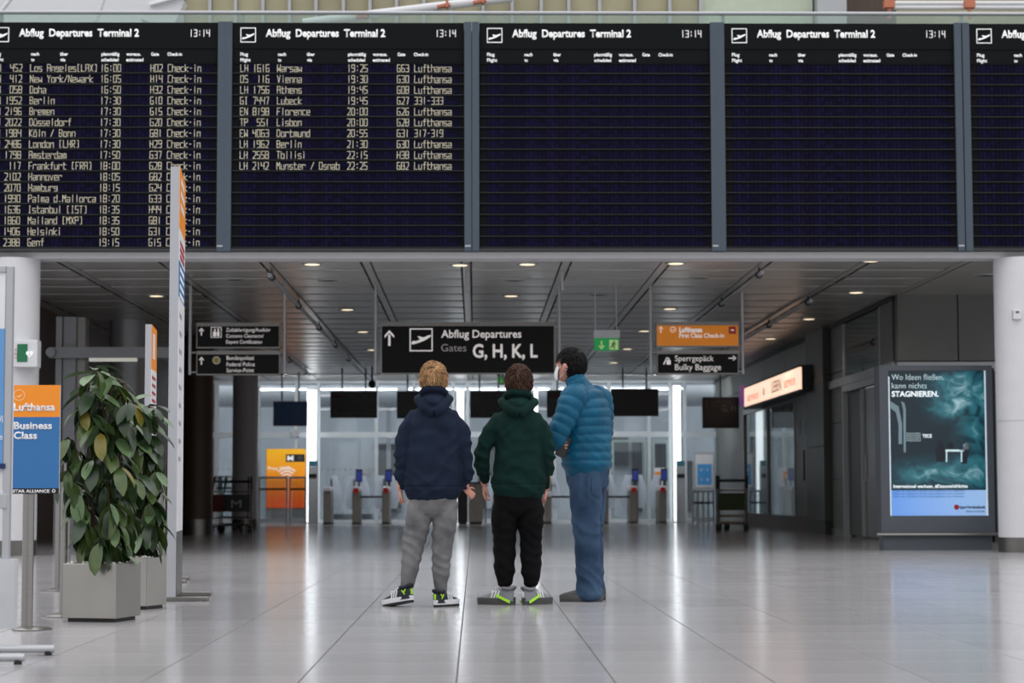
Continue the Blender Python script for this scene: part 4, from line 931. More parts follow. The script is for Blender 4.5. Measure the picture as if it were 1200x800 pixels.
def flat(name, polys, m):
    mb = MB()
    for p in polys: mb.prism([(P(x, y, tY).x, P(x, y, tY).z) for x, y in p], tY - .001, tY + .001)
    mb.build(name, m, t)
flat('printed_table', [[(1108, 529), (1130, 529), (1130, 526.5), (1108, 526.5)], [(1108.5, 541), (1110, 541), (1110, 529), (1108.5, 529)], [(1126, 541), (1127.5, 541), (1127.5, 529), (1126, 529)]], M_pt2)
flat('printed_seated_figures', [[(1098, 541), (1107, 541), (1108, 534), (1105, 530), (1108, 527), (1104, 518), (1101, 515), (1098, 517), (1100, 521), (1096, 528)], [(1127, 543), (1133, 543), (1135, 530), (1137, 522), (1132, 517), (1129, 518), (1129, 522), (1124, 527), (1130, 529)], [(1110, 526), (1118, 526), (1117, 519), (1113, 518)]], M_pk)
flat('printed_shirt', [[(1129, 526), (1135, 527), (1136, 521), (1132, 518), (1128.5, 521)]], M_pt2)
flat('printed_pipes', [[(1043.5, 470), (1043.5, 478), (1050, 483), (1053, 498), (1053, 520), (1057, 520), (1057, 496), (1053, 476)], [(1056, 470), (1058.5, 480), (1059, 530), (1061.5, 530), (1061.5, 480), (1060, 472)]], mat('poster_grey', (118, 140, 150), rough=.5, emit=.2))
# ================================================================== AED SIGN ON LEFT COLUMN, SWITCH ON RIGHT COLUMN
eY = cLY - cLr - .0; a = P(15, 430, eY - .1); b_ = P(44, 398, eY - .1); t = thing('defibrillator_sign', 'white box sign with green heart symbol on the left white column', 'sign', ((a.x + b_.x) / 2, eY - .1, a.z))
MB().box(a.x, b_.x, eY - .1, eY + .12, a.z, b_.z).build('box', M_white, t, bevel=.01)
MB().box(P(28.5, 0, eY).x, P(40.5, 0, eY).x, eY - .106, eY - .1, P(0, 424, eY - .1).z, P(0, 403, eY - .1).z).build('green_field', M_greenp, t)
icon([[(.5, .1), (.1, .55), (.15, .78), (.32, .84), (.5, .7), (.68, .84), (.85, .78), (.9, .55)]], 29.2, 420, 10.5, t, eY - .108, M_hdr, 'heart_symbol'); icon([[(.4, .2), (.6, .5), (.5, .5), (.6, .8), (.4, .5), (.5, .5)]], 30.5, 419, 8, t, eY - .112, M_greenp, 'bolt')
for k, s_ in enumerate(('AED', 'Notruf', '112')): text(s_, 17, 25 if k != 2 else 22, 408 + k * 4.5, 411.5 + k * 4.5, eY - .101, M_red, t)
wY = cRY - cRr; a = P(1187, 374, wY); b_ = P(1196, 363, wY); t = thing('wall_switch', 'small white switch plate on the right white column', 'switch', (a.x, wY, a.z)); MB().box(a.x, b_.x, wY - .03, wY + .06, a.z, b_.z).build('plate', M_white, t, bevel=.006); MB().box(a.x + .03, b_.x - .03, wY - .036, wY - .03, b_.z - .04, b_.z - .02).build('slot', M_dark, t)

# linear fill lights added to brighten gate zone and facade, not hall fixtures
for k, (xa, xb, nm) in enumerate(((-6.2, -2.2, 'left'), (-1.9, 2.1, 'middle'), (2.4, 6.0, 'right'))):
    t = thing('added_fill_light', 'thin linear fill light added at the ceiling to brighten the facade, %s one' % nm, 'ceiling light', ((xa + xb) / 2, 51.3, CZ - .03), 'added fill lights before the facade')
    MB().box(xa, xb, 51.26, 51.36, CZ - .03, CZ + .01).build('housing', M_alu, t)
    ld = bpy.data.lights.new('added_fill_lamp', 'AREA'); ld.shape = 'RECTANGLE'; ld.size = xb - xa; ld.size_y = .08; ld.energy = 95; ld.color = (.93, .97, 1)
    q = link('lamp', ld, t, (0, .0, -.01)); q.rotation_euler = (.75, 0, 0)
# ================================================================== PEOPLE
def remeshed(mb, voxel, smooth=4):
    me = mb.mesh('tmp', M_white); o = bpy.data.objects.new('tmp', me); COL.objects.link(o)
    r = o.modifiers.new('r', 'REMESH'); r.mode = 'VOXEL'; r.voxel_size = voxel; r.adaptivity = 0
    s = o.modifiers.new('s', 'SMOOTH'); s.iterations = smooth; s.factor = .5
    bpy.context.view_layer.update(); ev = o.evaluated_get(bpy.context.evaluated_depsgraph_get())
    m = bpy.data.meshes.new_from_object(ev); bpy.data.objects.remove(o); bpy.data.meshes.remove(me); return m
def finish(mb, name, m, parent, voxel=.007, smooth=4, disp=None, rz=0., origin=None):
    me = remeshed(mb, voxel, smooth); n = len(me.vertices)
    co = np.empty(n * 3); me.vertices.foreach_get('co', co); co = co.reshape(-1, 3)
    if disp is not None:
        no = np.empty(n * 3); me.vertices.foreach_get('normal', no); no = no.reshape(-1, 3); co = co + no * disp(co, no)[:, None]
    me.vertices.foreach_set('co', co.ravel()); me.materials.clear(); me.materials.append(m)
    me.polygons.foreach_set('use_smooth', [True] * len(me.polygons)); me.update(); me.name = name
    return link(name, me, parent)
def nz3(co, s, seed=0., st=(1, 1, 1)):
    return np.array([noise.noise(Vector((p[0] * s * st[0] + seed, p[1] * s * st[1], p[2] * s * st[2] + seed))) for p in co])
def folds(co, freq, warp, seed, tilt=0., st=(1, 1, 1)):
    """soft cloth ridges running roughly level, bent by noise"""
    w = nz3(co, 5., seed) * warp; ph = co[:, 2] * freq + co[:, 0] * tilt + w
    return ((1 + np.cos(2 * ph)) / 2) ** 1.6 - .4
def sstep(x, a, b_): t = np.clip((x - a) / (b_ - a), 0, 1); return t * t * (3 - 2 * t)
def band(x, c, w): return np.exp(-((x - c) / w) ** 2)
M_skin = mat('skin', (196, 140, 122), rough=.55, var=.06, scale=12)
M_hand = mat('skin_hands', (220, 140, 122), rough=.55)
def add_head(mb, c, s=1., yaw=0., pitch=0., tilt=0.):
    """skull, jaw, nose, lips, ears and neck; c is the middle of the skull; facing +Y before the turn"""
    R = Matrix.Rotation(yaw, 3, 'Z') @ Matrix.Rotation(pitch, 3, 'X') @ Matrix.Rotation(tilt, 3, 'Y'); c = Vector(c)
    def q(x, y, z): return c + R @ Vector((x * s, y * s, z * s))
    def e(x, y, z, a, b_, d): mb.ell(q(x, y, z), (a * s, b_ * s, d * s), M=R)
    e(0, -.005, .0, .076, .094, .098); e(0, .03, -.055, .06, .062, .066); e(0, .055, -.088, .034, .034, .026)
    e(0, .075, -.03, .05, .022, .05); e(0, .085, .015, .05, .016, .022)
    mb.tube([q(0, .09, .0), q(0, .103, -.03), q(0, .112, -.043)], [.008 * s, .012 * s, .014 * s], 10, 3)
    e(0, .092, -.068, .024, .013, .006); e(0, .09, -.08, .022, .013, .007)
    for k in (-1, 1):
        e(k * .084, -.004, -.024, .012, .02, .033); e(k * .092, -.012, -.012, .008, .02, .022); e(k * .03, .085, -.045, .02, .016, .02)
    return q, R
def add_hand(mb, wrist, d, up_, side, s=1., curl=.5):
    """palm with five fingers; d points along the fingers, up_ out of the back of the hand, side +1 puts the thumb on d x up_"""
    w = Vector(wrist); d = Vector(d).normalized(); u = Vector(up_); u = (u - d * u.dot(d)).normalized(); l = d.cross(u) * side
    mb.tube([w - d * .02 * s, w + d * .03 * s, w + d * .085 * s], [(.026 * s, .019 * s), (.036 * s, .016 * s), (.039 * s, .014 * s)], 14, 3, ref=l)
    for k, (o, ln) in enumerate(((.030, .068), (.010, .078), (-.010, .072), (-.029, .056))):
        a = w + d * .08 * s + l * o * s; dd = (d + l * o * 1.6).normalized(); b_ = a + dd * ln * .42 * s - u * .004 * s
        c = b_ + (dd * math.cos(curl) - u * math.sin(curl)).normalized() * ln * .33 * s; e_ = c + (dd * math.cos(curl * 1.9) - u * math.sin(curl * 1.9)).normalized() * ln * .28 * s
        mb.tube([a, b_, c, e_], [.0092 * s, .0088 * s, .008 * s, .0068 * s], 10, 2)
    a = w + d * .018 * s + l * .026 * s; b_ = a + (d * .55 + l * .8 - u * .2).normalized() * .034 * s; c = b_ + (d * .85 + l * .45 - u * .3).normalized() * .03 * s; e_ = c + (d * .95 + l * .1 - u * .35).normalized() * .024 * s
    mb.tube([a, b_, c, e_], [.014 * s, .0115 * s, .010 * s, .008 * s], 10, 2)
def add_body(mb, L):
    """continuous undressed body along the joints given in L"""
    s = L['s']
    mb.tube([L['pelvis'] + Vector((0, 0, -.05 * s)), L['pelvis'], L['waist'], L['chest'], L['neckb'] + Vector((0, 0, -.05 * s))], [(.10 * s, .08 * s), (.125 * s, .085 * s), (.105 * s, .075 * s), (.135 * s, .085 * s), (.08 * s, .06 * s)], 20, 4, ref=L['across'])
    mb.tube([L['neckb'] - Vector((0, 0, .06 * s)), L['neckb'], L['skull'] - L['facing'] * .02 * s - Vector((0, 0, .06 * s))], [.062 * s, .05 * s, .05 * s], 16, 4)
    for k in (0, 1):
        mb.tube([L['chest'] + Vector((0, 0, .04 * s)), L['sh'][k] * .85 + L['chest'] * .15 - Vector((0, 0, .03))], [.055 * s, .038 * s], 14, 3)
        mb.tube([L['sh'][k] * .85 + L['chest'] * .15 - Vector((0, 0, .03)), L['el'][k], L['wr'][k]], [.038 * s, .036 * s, .023 * s], 14, 5)
        mb.tube([L['hip'][k], L['kn'][k], L['an'][k]], [.075 * s, .05 * s, .034 * s], 16, 5)
        a = L['an'][k]; f = a + (L['toe'][k] - a) * .5; mb.tube([a, a + Vector((0, 0, -.05 * s)), a + (f - a) * .55 + Vector((0, 0, -.02 * s)), f], [.034 * s, .034 * s, .03 * s, .02 * s], 12, 3)
def shoe(parent, name, heel, yaw, pitch, M_up, M_sole, M_acc, M_stripe, length=.285, style=0, M_under=None, zs=1.3, tall=1.):
    """heel: ground point under the back of the heel (world-local); toe points along +Y turned by yaw"""
    Mx = Matrix.Translation(heel) @ Matrix.Rotation(yaw, 4, 'Z') @ Matrix.Translation((0, length * .78, 0)) @ Matrix.Rotation(-pitch, 4, 'X') @ Matrix.Translation((0, -length * .78, 0)) @ Matrix.Diagonal((1.08, 1, zs, 1)); k = length / .285
    def outline(w=1., n=28):
        pts = []
        for i in range(n):
            a = 2 * math.pi * i / n; y = .1425 - .1425 * math.cos(a); wid = .036 + .012 * math.sin(math.pi * min(1, max(0, (y - .1) / .2))) ; e = math.sin(a); pts.append((wid * w * (abs(e) ** .55) * (1 if e > 0 else -1) * k, y * k))
        return pts
    def put(mb, nm, m, par, sm=50):
        return link(nm, mb.xf(Mx).mesh(nm, m, smooth=sm), par)
    up_b = MB(); secs = [(.004, .018, .072), (.02, .032, .094), (.06, .037, .098), (.095, .038, .096), (.13, .039, .082), (.17, .041, .066), (.21, .042, .056), (.25, .036, .048), (.275, .022, .040), (.283, .008, .034)]
    vs = []; n = 16
    for y, w, h in secs:
        for i in range(n):
            a = math.pi * i / (n - 1); vs.append((w * math.cos(a) * (1.0 if math.sin(a) < .5 else .96) * k, y * k, (.022 + (h * tall - .022) * math.sin(a) ** .75) * k))
    fs = [(j * n + i, j * n + i + 1, (j + 1) * n + i + 1, (j + 1) * n + i) for j in range(len(secs) - 1) for i in range(n - 1)] + [(j * n + n - 1, j * n, (j + 1) * n, (j + 1) * n + n - 1) for j in range(len(secs) - 1)] + [tuple(range(n)), tuple(reversed(range((len(secs) - 1) * n, len(secs) * n)))]
    up_b.add(vs, fs)
    sh = put(up_b, name, M_up, parent, 70)
    so = MB(); o1, o2 = outline(1.06), outline(1.14)
    so.add([(x, y, .012) for x, y in o1] + [(x, y, .03) for x, y in o2] + [(x * .97, y, .036) for x, y in o2], [tuple(reversed(range(28)))] + [(j * 28 + i, j * 28 + (i + 1) % 28, (j + 1) * 28 + (i + 1) % 28, (j + 1) * 28 + i) for j in (0, 1) for i in range(28)] + [tuple(range(56, 84))])
    put(so, 'sole', M_sole, sh, 40)
    un = MB(); un.zprism([(x * .98, y * .99 + .001) for x, y in o1], 0, .012); put(un, 'outsole', M_under or M_black, sh, 40)
    if style == 2: return sh
    col = MB(); col.tube([(-.030 * k, .03 * k, .086 * k * tall), (-.02 * k, .006 * k, .094 * k * tall), (.02 * k, .006 * k, .094 * k * tall), (.030 * k, .03 * k, .086 * k * tall), (.028 * k, .08 * k, .09 * k * tall), (-.028 * k, .08 * k, .09 * k * tall), (-.030 * k, .03 * k, .086 * k * tall)], [.009 * k] * 7, 8, 4); put(col, 'collar', M_up, sh, 60)
    for q in range(4):
        y = .10 + q * .022; lc = MB(); z = (.098 - q * .009) * tall; lc.tube([(-.024 * k, y * k, (z - .012) * k), (0, (y + .004) * k, z * k + .003), (.024 * k, y * k, (z - .012) * k)], [.0028 * k] * 3, 6, 3); put(lc, 'lace', M_stripe if style != 2 else M_up, sh)
    if style != 2:
        for sd in (-1, 1):
            for q in range(3):
                y = .10 + q * .022; st = MB(); st.rbox((sd * .0385 * k, (y + .012) * k, .052 * k), (.005 * k, .010 * k, .052 * k), Matrix.Rotation(.45, 3, 'X')); put(st, 'stripe', M_stripe, sh)
            ac = MB()
            if style == 1: ac.rbox((sd * .043 * k, .07 * k, .034 * k), (.006 * k, .11 * k, .014 * k), Matrix.Rotation(.32, 3, 'X'))
            else: ac.rbox((sd * .036 * k, .045 * k, .06 * k), (.006 * k, .034 * k, .006 * k), Matrix.Rotation(.8, 3, 'X')).rbox((sd * .036 * k, .03 * k, .066 * k), (.006 * k, .022 * k, .006 * k), Matrix.Rotation(-.7, 3, 'X'))
            put(ac, 'accent', M_acc, sh)
        hc = MB(); hc.rbox((0, .001 * k, .058 * k), (.012 * k, .008 * k, .03 * k)); put(hc, 'heel_tab', M_stripe if style == 1 else M_acc, sh)
    return sh
def hair(parent, q, R, s, m, dens=900, seed=1, length=.045, nape=-.075, front=.055, crown=(0, -.04, .09), messy=.5, puff=1.):
    rnd = random.Random(seed); base = MB(); nu, nv = 36, 26; vs = []; keep = []
    a_, b_, c_ = .083 * puff, .102 * puff, .106 * puff
    def ok(p):   # p in skull units: is hair growing here
        x, y, z = p
        if z < nape: return False
        if y > .0 and z < -.0 + y * 1.1 and abs(x) < .09: return z > .045 + (.02 if abs(x) < .04 else -.02) * (y > .06)
        if z < .0 and y > -.018: return False
        return True
    mb = MB(); mb.ell((0, -.004, .004), (a_, b_, c_), nu, nv)
    loc = [p.copy() for p in mb.v]
    f2 = [f for f in mb.f if all(ok(loc[i]) for i in f)]
    hv = [q(p.x / 1., p.y / 1., p.z / 1.) for p in loc]
    base.add(hv, f2); me = base.mesh('hair', m, worldloc(parent), 80); o = link('hair', me, parent)
    cl = MB(); n = 0
    while n < dens:
        u = rnd.uniform(-1, 1); t = rnd.uniform(0, 2 * math.pi); r = math.sqrt(1 - u * u); p = Vector((a_ * r * math.cos(t), b_ * r * math.sin(t) - .004, c_ * u + .004))
        if not ok(p): continue
        n += 1; nr = Vector((p.x / a_ ** 2, p.y / b_ ** 2, p.z / c_ ** 2)).normalized(); cw = Vector(crown)
        fl = (p - cw); fl = fl - nr * fl.dot(nr)
        if fl.length < .001: fl = Vector((1, 0, 0))
        fl.normalize(); sw = nr.cross(fl); fl = (fl + sw * (.35 + rnd.uniform(-messy, messy)) + Vector((0, 0, -.25))).normalized(); fl = (fl - nr * fl.dot(nr)).normalized()
        L_ = length * rnd.uniform(.6, 1.15) * (1 - .45 * max(0, -(p.z) / .08)); wd = rnd.uniform(.004, .0085); lift = rnd.uniform(.15, .5) * messy
        p0 = p - nr * .003; p1 = p + fl * L_ * .5 + nr * (lift * L_ * .5 + .002); p2 = p + fl * L_ + nr * (lift * L_ * .35 - .004); sd = nr.cross(fl).normalized() * wd
        pts = [p0 - sd, p0 + sd, p1 - sd * .8, p1 + sd * .8, p1 + nr * .005, p2, p0 + nr * .004]
        cl.add([q(*v_) for v_ in pts], [(0, 2, 4, 6), (6, 4, 3, 1), (2, 5, 4), (4, 5, 3), (0, 1, 3, 2), (2, 3, 5)])
    c2 = link('hair_locks', cl.mesh('hair_locks', m, worldloc(o), 80), o); c2['kind'] = 'stuff'
    return o
def eyes(parent, q, s):
    for k in (-1, 1):
        e_ = MB(); e_.ell(q(k * .03, .081, -.012), .0125 * s, 12, 8); link('eye', e_.mesh('eye', MATS['eye_white'], Vector((0, 0, 0)), 60), parent)
        b_ = MB(); b_.ell(q(k * .03, .094 if 0 else .0915, -.012), .0055 * s, 8, 6); link('iris', b_.mesh('iris', M_black, Vector((0, 0, 0)), 60), parent)
        br = MB(); br.tube([q(k * .014, .098, .012), q(k * .03, .098, .017), q(k * .047, .09, .012)], [.003 * s] * 3, 6, 3); link('eyebrow', br.mesh('eyebrow', M_black, Vector((0, 0, 0)), 60), parent)
mat('eye_white', (230, 228, 224), rough=.3)
def hood(mb, c, w, back, drop, top):
    """hood lying on the nape: inner collar roll, outer roll and sagging middle"""
    x, y, z = c
    mb.tube([(x - w * .62, y + .05, z + top * .55), (x - w * .66, y - .01, z + top * .75), (x - w * .35, y - back * .62, z + top), (x, y - back * .72, z + top * 1.0), (x + w * .35, y - back * .62, z + top), (x + w * .66, y - .01, z + top * .75), (x + w * .62, y + .05, z + top * .55)], [.022, .026, .026, .026, .026, .026, .022], 12, 5)
    mb.tube([(x - w * .72, y + .07, z + .0), (x - w * .92, y + .01, z + .022), (x - w * .88, y - back * .55, z + .004), (x - w * .52, y - back * 1.0, z - drop * .6), (x, y - back * 1.14, z - drop), (x + w * .52, y - back * 1.0, z - drop * .6), (x + w * .88, y - back * .55, z + .004), (x + w * .92, y + .01, z + .022), (x + w * .72, y + .07, z + .0)], [.022, .028, .03, .032, .033, .032, .03, .028, .022], 12, 6)
    mb.ell((x, y - back * .72, z - drop * .15), (w * .8, back * .5, top * .62), 24, 14)
    mb.tube([(x - w * .45, y - back * .95, z + top * .25), (x, y - back * 1.12, z - drop * .25), (x + w * .5, y - back * .9, z + top * .3)], [.014, .02, .014], 10, 4)
def zat(y, Y): return P(600, y, Y).z
# ------------------------------------------------------------------ boys
def boy(o, cfg):
    """cfg holds joints measured in metres from the ground point between the feet"""
    s = cfg['s']; g_ = cfg
    V = Vector
    body = MB(); q, R = add_head(body, V(g_['skull']), s, g_['head_yaw'], g_['head_pitch'], g_.get('head_tilt', 0))
    L = dict(s=s, pelvis=V(g_['pelvis']), waist=V(g_['waist']), chest=V(g_['chest']), neckb=V(g_['neckb']), skull=V(g_['skull']), facing=V((0, 1, 0)), across=V((1, 0, 0)),
             sh=[V(p) for p in g_['sh']], el=[V(p) for p in g_['el']], wr=[V(p) for p in g_['wr']], hip=[V(p) for p in g_['hip']], kn=[V(p) for p in g_['kn']], an=[V(p) for p in g_['an']], toe=[V(p) for p in g_['toe']])
    add_body(body, L)
    for k in (0, 1): add_hand(body, *g_['hand'][k])
    def bd(co, no): return nz3(co, 30) * .0006
    finish(body, 'body', g_['skin'], o, .0052, 3, bd)
    def qq(x, y, z): return q(x, y, z)
    eyes(o, q, s); hq = lambda x, y, z: q(x, y, z) + worldloc(o)
    hair(o, hq, R, s, g_['hairm'], **g_['hair'])
    # hoodie
    h = MB(); T = g_['torso']
    h.tube([V(t[0]) for t in T], [t[1] for t in T], 36, 6)
    for k in (0, 1):
        A = g_['sleeve'][k]; h.tube([V(p) for p, r in A], [r for p, r in A], 24, 6)
    hood(h, *g_['hood'])
    zc, zh = g_['cuffz'], g_['hemz']; sd = g_['seed']; AX = g_['armx']
    def hd(co, no):
        x, z = co[:, 0], co[:, 2]; arm = np.maximum(sstep(x, AX[1] - .0, AX[1] + .05), sstep(-x, AX[0] - .0, AX[0] + .05)) * sstep(-z, -1.32, -1.2)
        f = folds(co, 34, 2.6, sd, 16) * .0085 * arm * (.5 + .9 * band(z, zc + .14, .11) + .6 * band(z, 1.06, .08))
        tor = 1 - arm
        f = f + tor * ((folds(co, 17, 4.2, sd + 3, -9) * .007 + folds(co, 26, 3, sd + 9, 14) * .005) * (.4 + band(z, .86, .12) + .5 * band(z, 1.15, .12)))
        f = f + nz3(co, 7, sd) * .008 * (1 - sstep(z, 1.30, 1.36)) + nz3(co, 22, sd) * .0016
        f = f - .006 * band(z, zh + .062, .006) * tor + .0012 * np.sin(x * 900) * (z < zh + .055) * tor
        f = f - .012 * (z < zc + .055) * arm * sstep(-z, -(zc + .075), -(zc + .05))
        f = f - .004 * band(np.abs(x - (.185 if 1 else 0)), g_['seamx'], .008) * band(z, 1.2, .12)
        return f
    ho = finish(h, 'hoodie', g_['cloth'], o, .0062, 3, hd)
    # trousers
    t = MB(); t.tube([V(p) for p, r in g_['seat']], [r for p, r in g_['seat']], 30, 5)
    for k in (0, 1):
        A = g_['leg'][k]; t.tube([V(p) for p, r in A], [r for p, r in A], 26, 7)
    ka = g_['ankz']
    def td(co, no):
        z = co[:, 2]; x = co[:, 0]
        f = folds(co, 38, 3.4, sd + 20, 20) * .0062 * (band(z, ka + .12, .09) * 1.0 + band(z, .47, .08) * .95 + .25) + folds(co, 20, 4, sd + 30, -24) * .006 * (band(z, .66, .1) + .3)
        f = f + nz3(co, 9, sd + 5) * .006 + nz3(co, 24, sd) * .0012
        return f
    finish(t, 'trousers', g_['trm'], o, .0062, 3, td)
    for k in (0, 1): shoe(o, 'shoe', *g_['shoe'][k], *g_['shoem'], **g_['shoekw'][k])
def cloth(name, rgb, var=.12, rough=.9, bump=.25, rgb2=None, sheen=.0, scale=9): return mat(name, rgb, rough=rough, var=var, scale=scale, bump=bump, bscale=320, spec=.15, sheen=sheen, rgb2=rgb2)
hx = P(508, 579, 13.85).x
b1 = thing('person', 'blond boy in navy hooded sweatshirt and grey jogging trousers, left of the three', 'person', (hx, 13.85, 0))
boy(b1, dict(s=1.03, skull=(0, .01, 1.53), head_yaw=.0, head_pitch=.22, pelvis=(-.01, 0, .82), waist=(0, 0, .98), chest=(0, 0, 1.2), neckb=(0, -.01, 1.385),
    sh=[(-.13, 0, 1.28), (.13, 0, 1.28)], el=[(-.208, -.02, 1.04), (.208, -.02, 1.04)], wr=[(-.224, .03, .79), (.217, .02, .79)],
    hip=[(-.085, 0, .78), (.085, 0, .78)], kn=[(-.138, .03, .42), (.06, .02, .42)], an=[(-.178, .0, .13), (.052, 0, .09)], toe=[(-.26, .13, .035), (.10, .15, .03)],
    hand=[((-.226, .04, .785), (.0, .3, -.8), (-1, 0, 0), -1, .8, 1.3), ((.217, .025, .785), (.55, .25, -.5), (.2, -.9, .2), -1, .68, 1.0)], skin=M_skin,
    hairm=mat('hair_blond', (150, 116, 82), rough=.6, spec=.12, var=.25, scale=50, island=.55, stretch=(1, 1, .25)), hair=dict(dens=1000, seed=3, length=.05, messy=.55, nape=-.078, crown=(.012, -.055, .075), puff=1.0),
    torso=[((0, -.005, .755), (.186, .132)), ((0, -.005, .80), (.198, .140)), ((0, -.01, .92), (.196, .136)), ((0, -.01, 1.08), (.190, .130)), ((0, -.01, 1.2), (.188, .128)), ((0, -.01, 1.29), (.154, .108)), ((0, -.01, 1.35), (.098, .09)), ((0, -.005, 1.415), (.074, .076))],
    sleeve=[[((-.120, -.01, 1.285), .050), ((-.178, -.015, 1.18), .062), ((-.208, -.02, 1.04), .055), ((-.218, .01, .88), .048), ((-.222, .03, .80), .036)],
            [((.120, -.01, 1.285), .050), ((.178, -.015, 1.18), .062), ((.208, -.02, 1.04), .055), ((.218, .01, .88), .048), ((.215, .02, .80), .036)]],
    hood=((0, -.0, 1.375), .113, .112, .075, .085), cuffz=.79, hemz=.74, seed=2.3, armx=(.205, .205), seamx=.0,
    cloth=cloth('navy_sweat', (25, 33, 50), rgb2=(32, 41, 60)), trm=cloth('grey_sweat', (98, 98, 100), rgb2=(124, 124, 125), var=.15),
    seat=[((-.005, -.005, .88), (.135, .10)), ((-.005, -.01, .76), (.155, .112)), ((-.008, -.005, .66), (.162, .108))],
    leg=[[((-.080, 0, .75), .078), ((-.10, .0, .60), .089), ((-.133, .02, .42), .075), ((-.158, .0, .25), .060), ((-.172, -.005, .165), .046), ((-.178, -.005, .13), .041)],
         [((.072, 0, .75), .078), ((.080, 0, .60), .086), ((.060, .01, .42), .073), ((.052, 0, .24), .061), ((.052, -.005, .15), .046), ((.052, -.005, .10), .041)]],
    ankz=.17, shoe=[((-.135, -.07, 0), .85, .16), ((.012, -.07, 0), -.62, 0)],
    shoem=(mat('shoe_navy', (24, 30, 44), rough=.7, var=.2), M_white, mat('shoe_lime', (176, 236, 60), rough=.5), mat('shoe_white', (226, 228, 230), rough=.5)), shoekw=[dict(length=.27), dict(length=.255)]))
hx = P(606.5, 579, 14.06).x
b2 = thing('person', 'brown-haired boy in dark green hooded sweatshirt and black trousers, in the middle', 'person', (hx, 14.06, 0))
boy(b2, dict(s=1.02, skull=(.012, .01, 1.52), head_yaw=-.0, head_pitch=.25, pelvis=(0, 0, .82), waist=(0, 0, .98), chest=(0, 0, 1.2), neckb=(.005, -.01, 1.38),
    sh=[(-.15, 0, 1.28), (.15, 0, 1.28)], el=[(-.25, -.01, 1.02), (.215, -.02, 1.03)], wr=[(-.226, .05, .82), (.20, .05, .79)],
    hip=[(-.085, 0, .78), (.09, 0, .78)], kn=[(-.09, .02, .42), (.086, .02, .42)], an=[(-.082, .0, .10), (.088, 0, .10)], toe=[(-.22, .09, .03), (.19, .12, .03)],
    hand=[((-.226, .055, .815), (.0, .2, -.9), (-1, -.2, 0), -1, .85, 1.0), ((.196, .055, .785), (-.05, .4, -.8), (1, 0, 0), 1, .8, 1.1)], skin=M_skin,
    hairm=mat('hair_brown', (62, 42, 34), rough=.6, spec=.12, var=.3, scale=50, island=.6, stretch=(1, 1, .25)), hair=dict(dens=1000, seed=8, length=.055, messy=.28, nape=-.07, crown=(0, -.05, .08), puff=1.04),
    torso=[((.005, -.005, .77), (.180, .132)), ((.008, -.005, .82), (.188, .138)), ((.010, -.01, .93), (.176, .134)), ((.012, -.01, 1.08), (.166, .130)), ((.008, -.01, 1.2), (.178, .128)), ((.005, -.01, 1.28), (.154, .108)), ((.005, -.01, 1.34), (.098, .09)), ((.005, -.005, 1.405), (.074, .076))],
    sleeve=[[((-.12, -.01, 1.275), .050), ((-.185, -.015, 1.17), .060), ((-.240, -.015, 1.02), .052), ((-.238, .02, .90), .048), ((-.226, .045, .83), .036)],
            [((.12, -.01, 1.275), .050), ((.178, -.015, 1.17), .058), ((.205, -.02, 1.03), .050), ((.205, .02, .88), .044), ((.198, .045, .80), .034)]],
    hood=((.004, -.0, 1.365), .119, .115, .06, .08), cuffz=.82, hemz=.755, seed=7.7, armx=(.175, .185), seamx=.0,
    cloth=cloth('green_sweat', (11, 36, 33), rgb2=(15, 46, 41)), trm=cloth('black_sweat', (8, 8, 10), rgb2=(13, 13, 15)),
    seat=[((.005, -.005, .88), (.135, .10)), ((.004, -.01, .76), (.155, .112)), ((.002, -.005, .66), (.165, .108))],
    leg=[[((-.080, 0, .75), .08), ((-.088, .0, .60), .090), ((-.09, .015, .42), .079), ((-.088, .0, .24), .072), ((-.084, -.005, .145), .050)],
         [((.084, 0, .75), .08), ((.092, 0, .60), .088), ((.090, .015, .42), .076), ((.092, 0, .24), .070), ((.090, -.005, .145), .050)]],
    ankz=.15, shoe=[((-.02, -.05, 0), 1.12, 0), ((.035, -.07, 0), -.82, 0)],
    shoem=(mat('shoe_grey', (120, 122, 128), rough=.6, var=.2), mat('sole_dark', (66, 68, 66), rough=.6), MATS['shoe_lime'], MATS['shoe_white']), shoekw=[dict(length=.28, style=1, M_under=MATS['sole_dark']), dict(length=.27, style=1, M_under=MATS['sole_dark'])]))
# ------------------------------------------------------------------ man
hx = P(688, 579, 14.5).x
mn = thing('person', 'man in blue quilted jacket and jeans wearing a white face mask, right of the three', 'person', (hx, 14.5, 0))
V = Vector; AN = math.radians(58); CR, SR = math.cos(AN), math.sin(AN)
def W(x, y, z): return V((x * CR - y * SR, x * SR + y * CR, z))    # chest frame turned to the left
ac = V((CR, SR, 0))
body = MB(); sk = V((-.108, .03, 1.665)); q, R = add_head(body, sk, 1.07, math.radians(54), .12)
shL, shR = W(-.185, .0, 1.42), W(.185, 0, 1.42); elL, elR = W(-.29, .10, 1.13), W(.26, .06, 1.13); wrL, wrR = W(.0, .26, 1.16), W(-.20, .17, 1.095)
body_d = dict(s=1.05, pelvis=V((0, .02, .93)), waist=V((0, 0, 1.1)), chest=V((-.01, 0, 1.32)), neckb=V((-.06, .01, 1.51)), skull=sk, facing=W(0, 1, 0), across=ac, sh=[shL, shR], el=[elL, elR], wr=[wrL, wrR],
    hip=[V((-.005, -.08, .9)), V((.02, .12, .9))], kn=[V((-.02, -.08, .48)), V((.03, .14, .48))], an=[V((.01, -.08, .1)), V((.05, .15, .1))], toe=[V((-.15, -.05, .03)), V((-.1, .17, .03))])
add_body(body, body_d); add_hand(body, wrL, W(.8, -.1, .1) , W(0, 1, .1), 1, 1., .5); add_hand(body, wrR, W(-.45, -.9, -.1), W(-.9, .4, 0), -1, 1., .5)
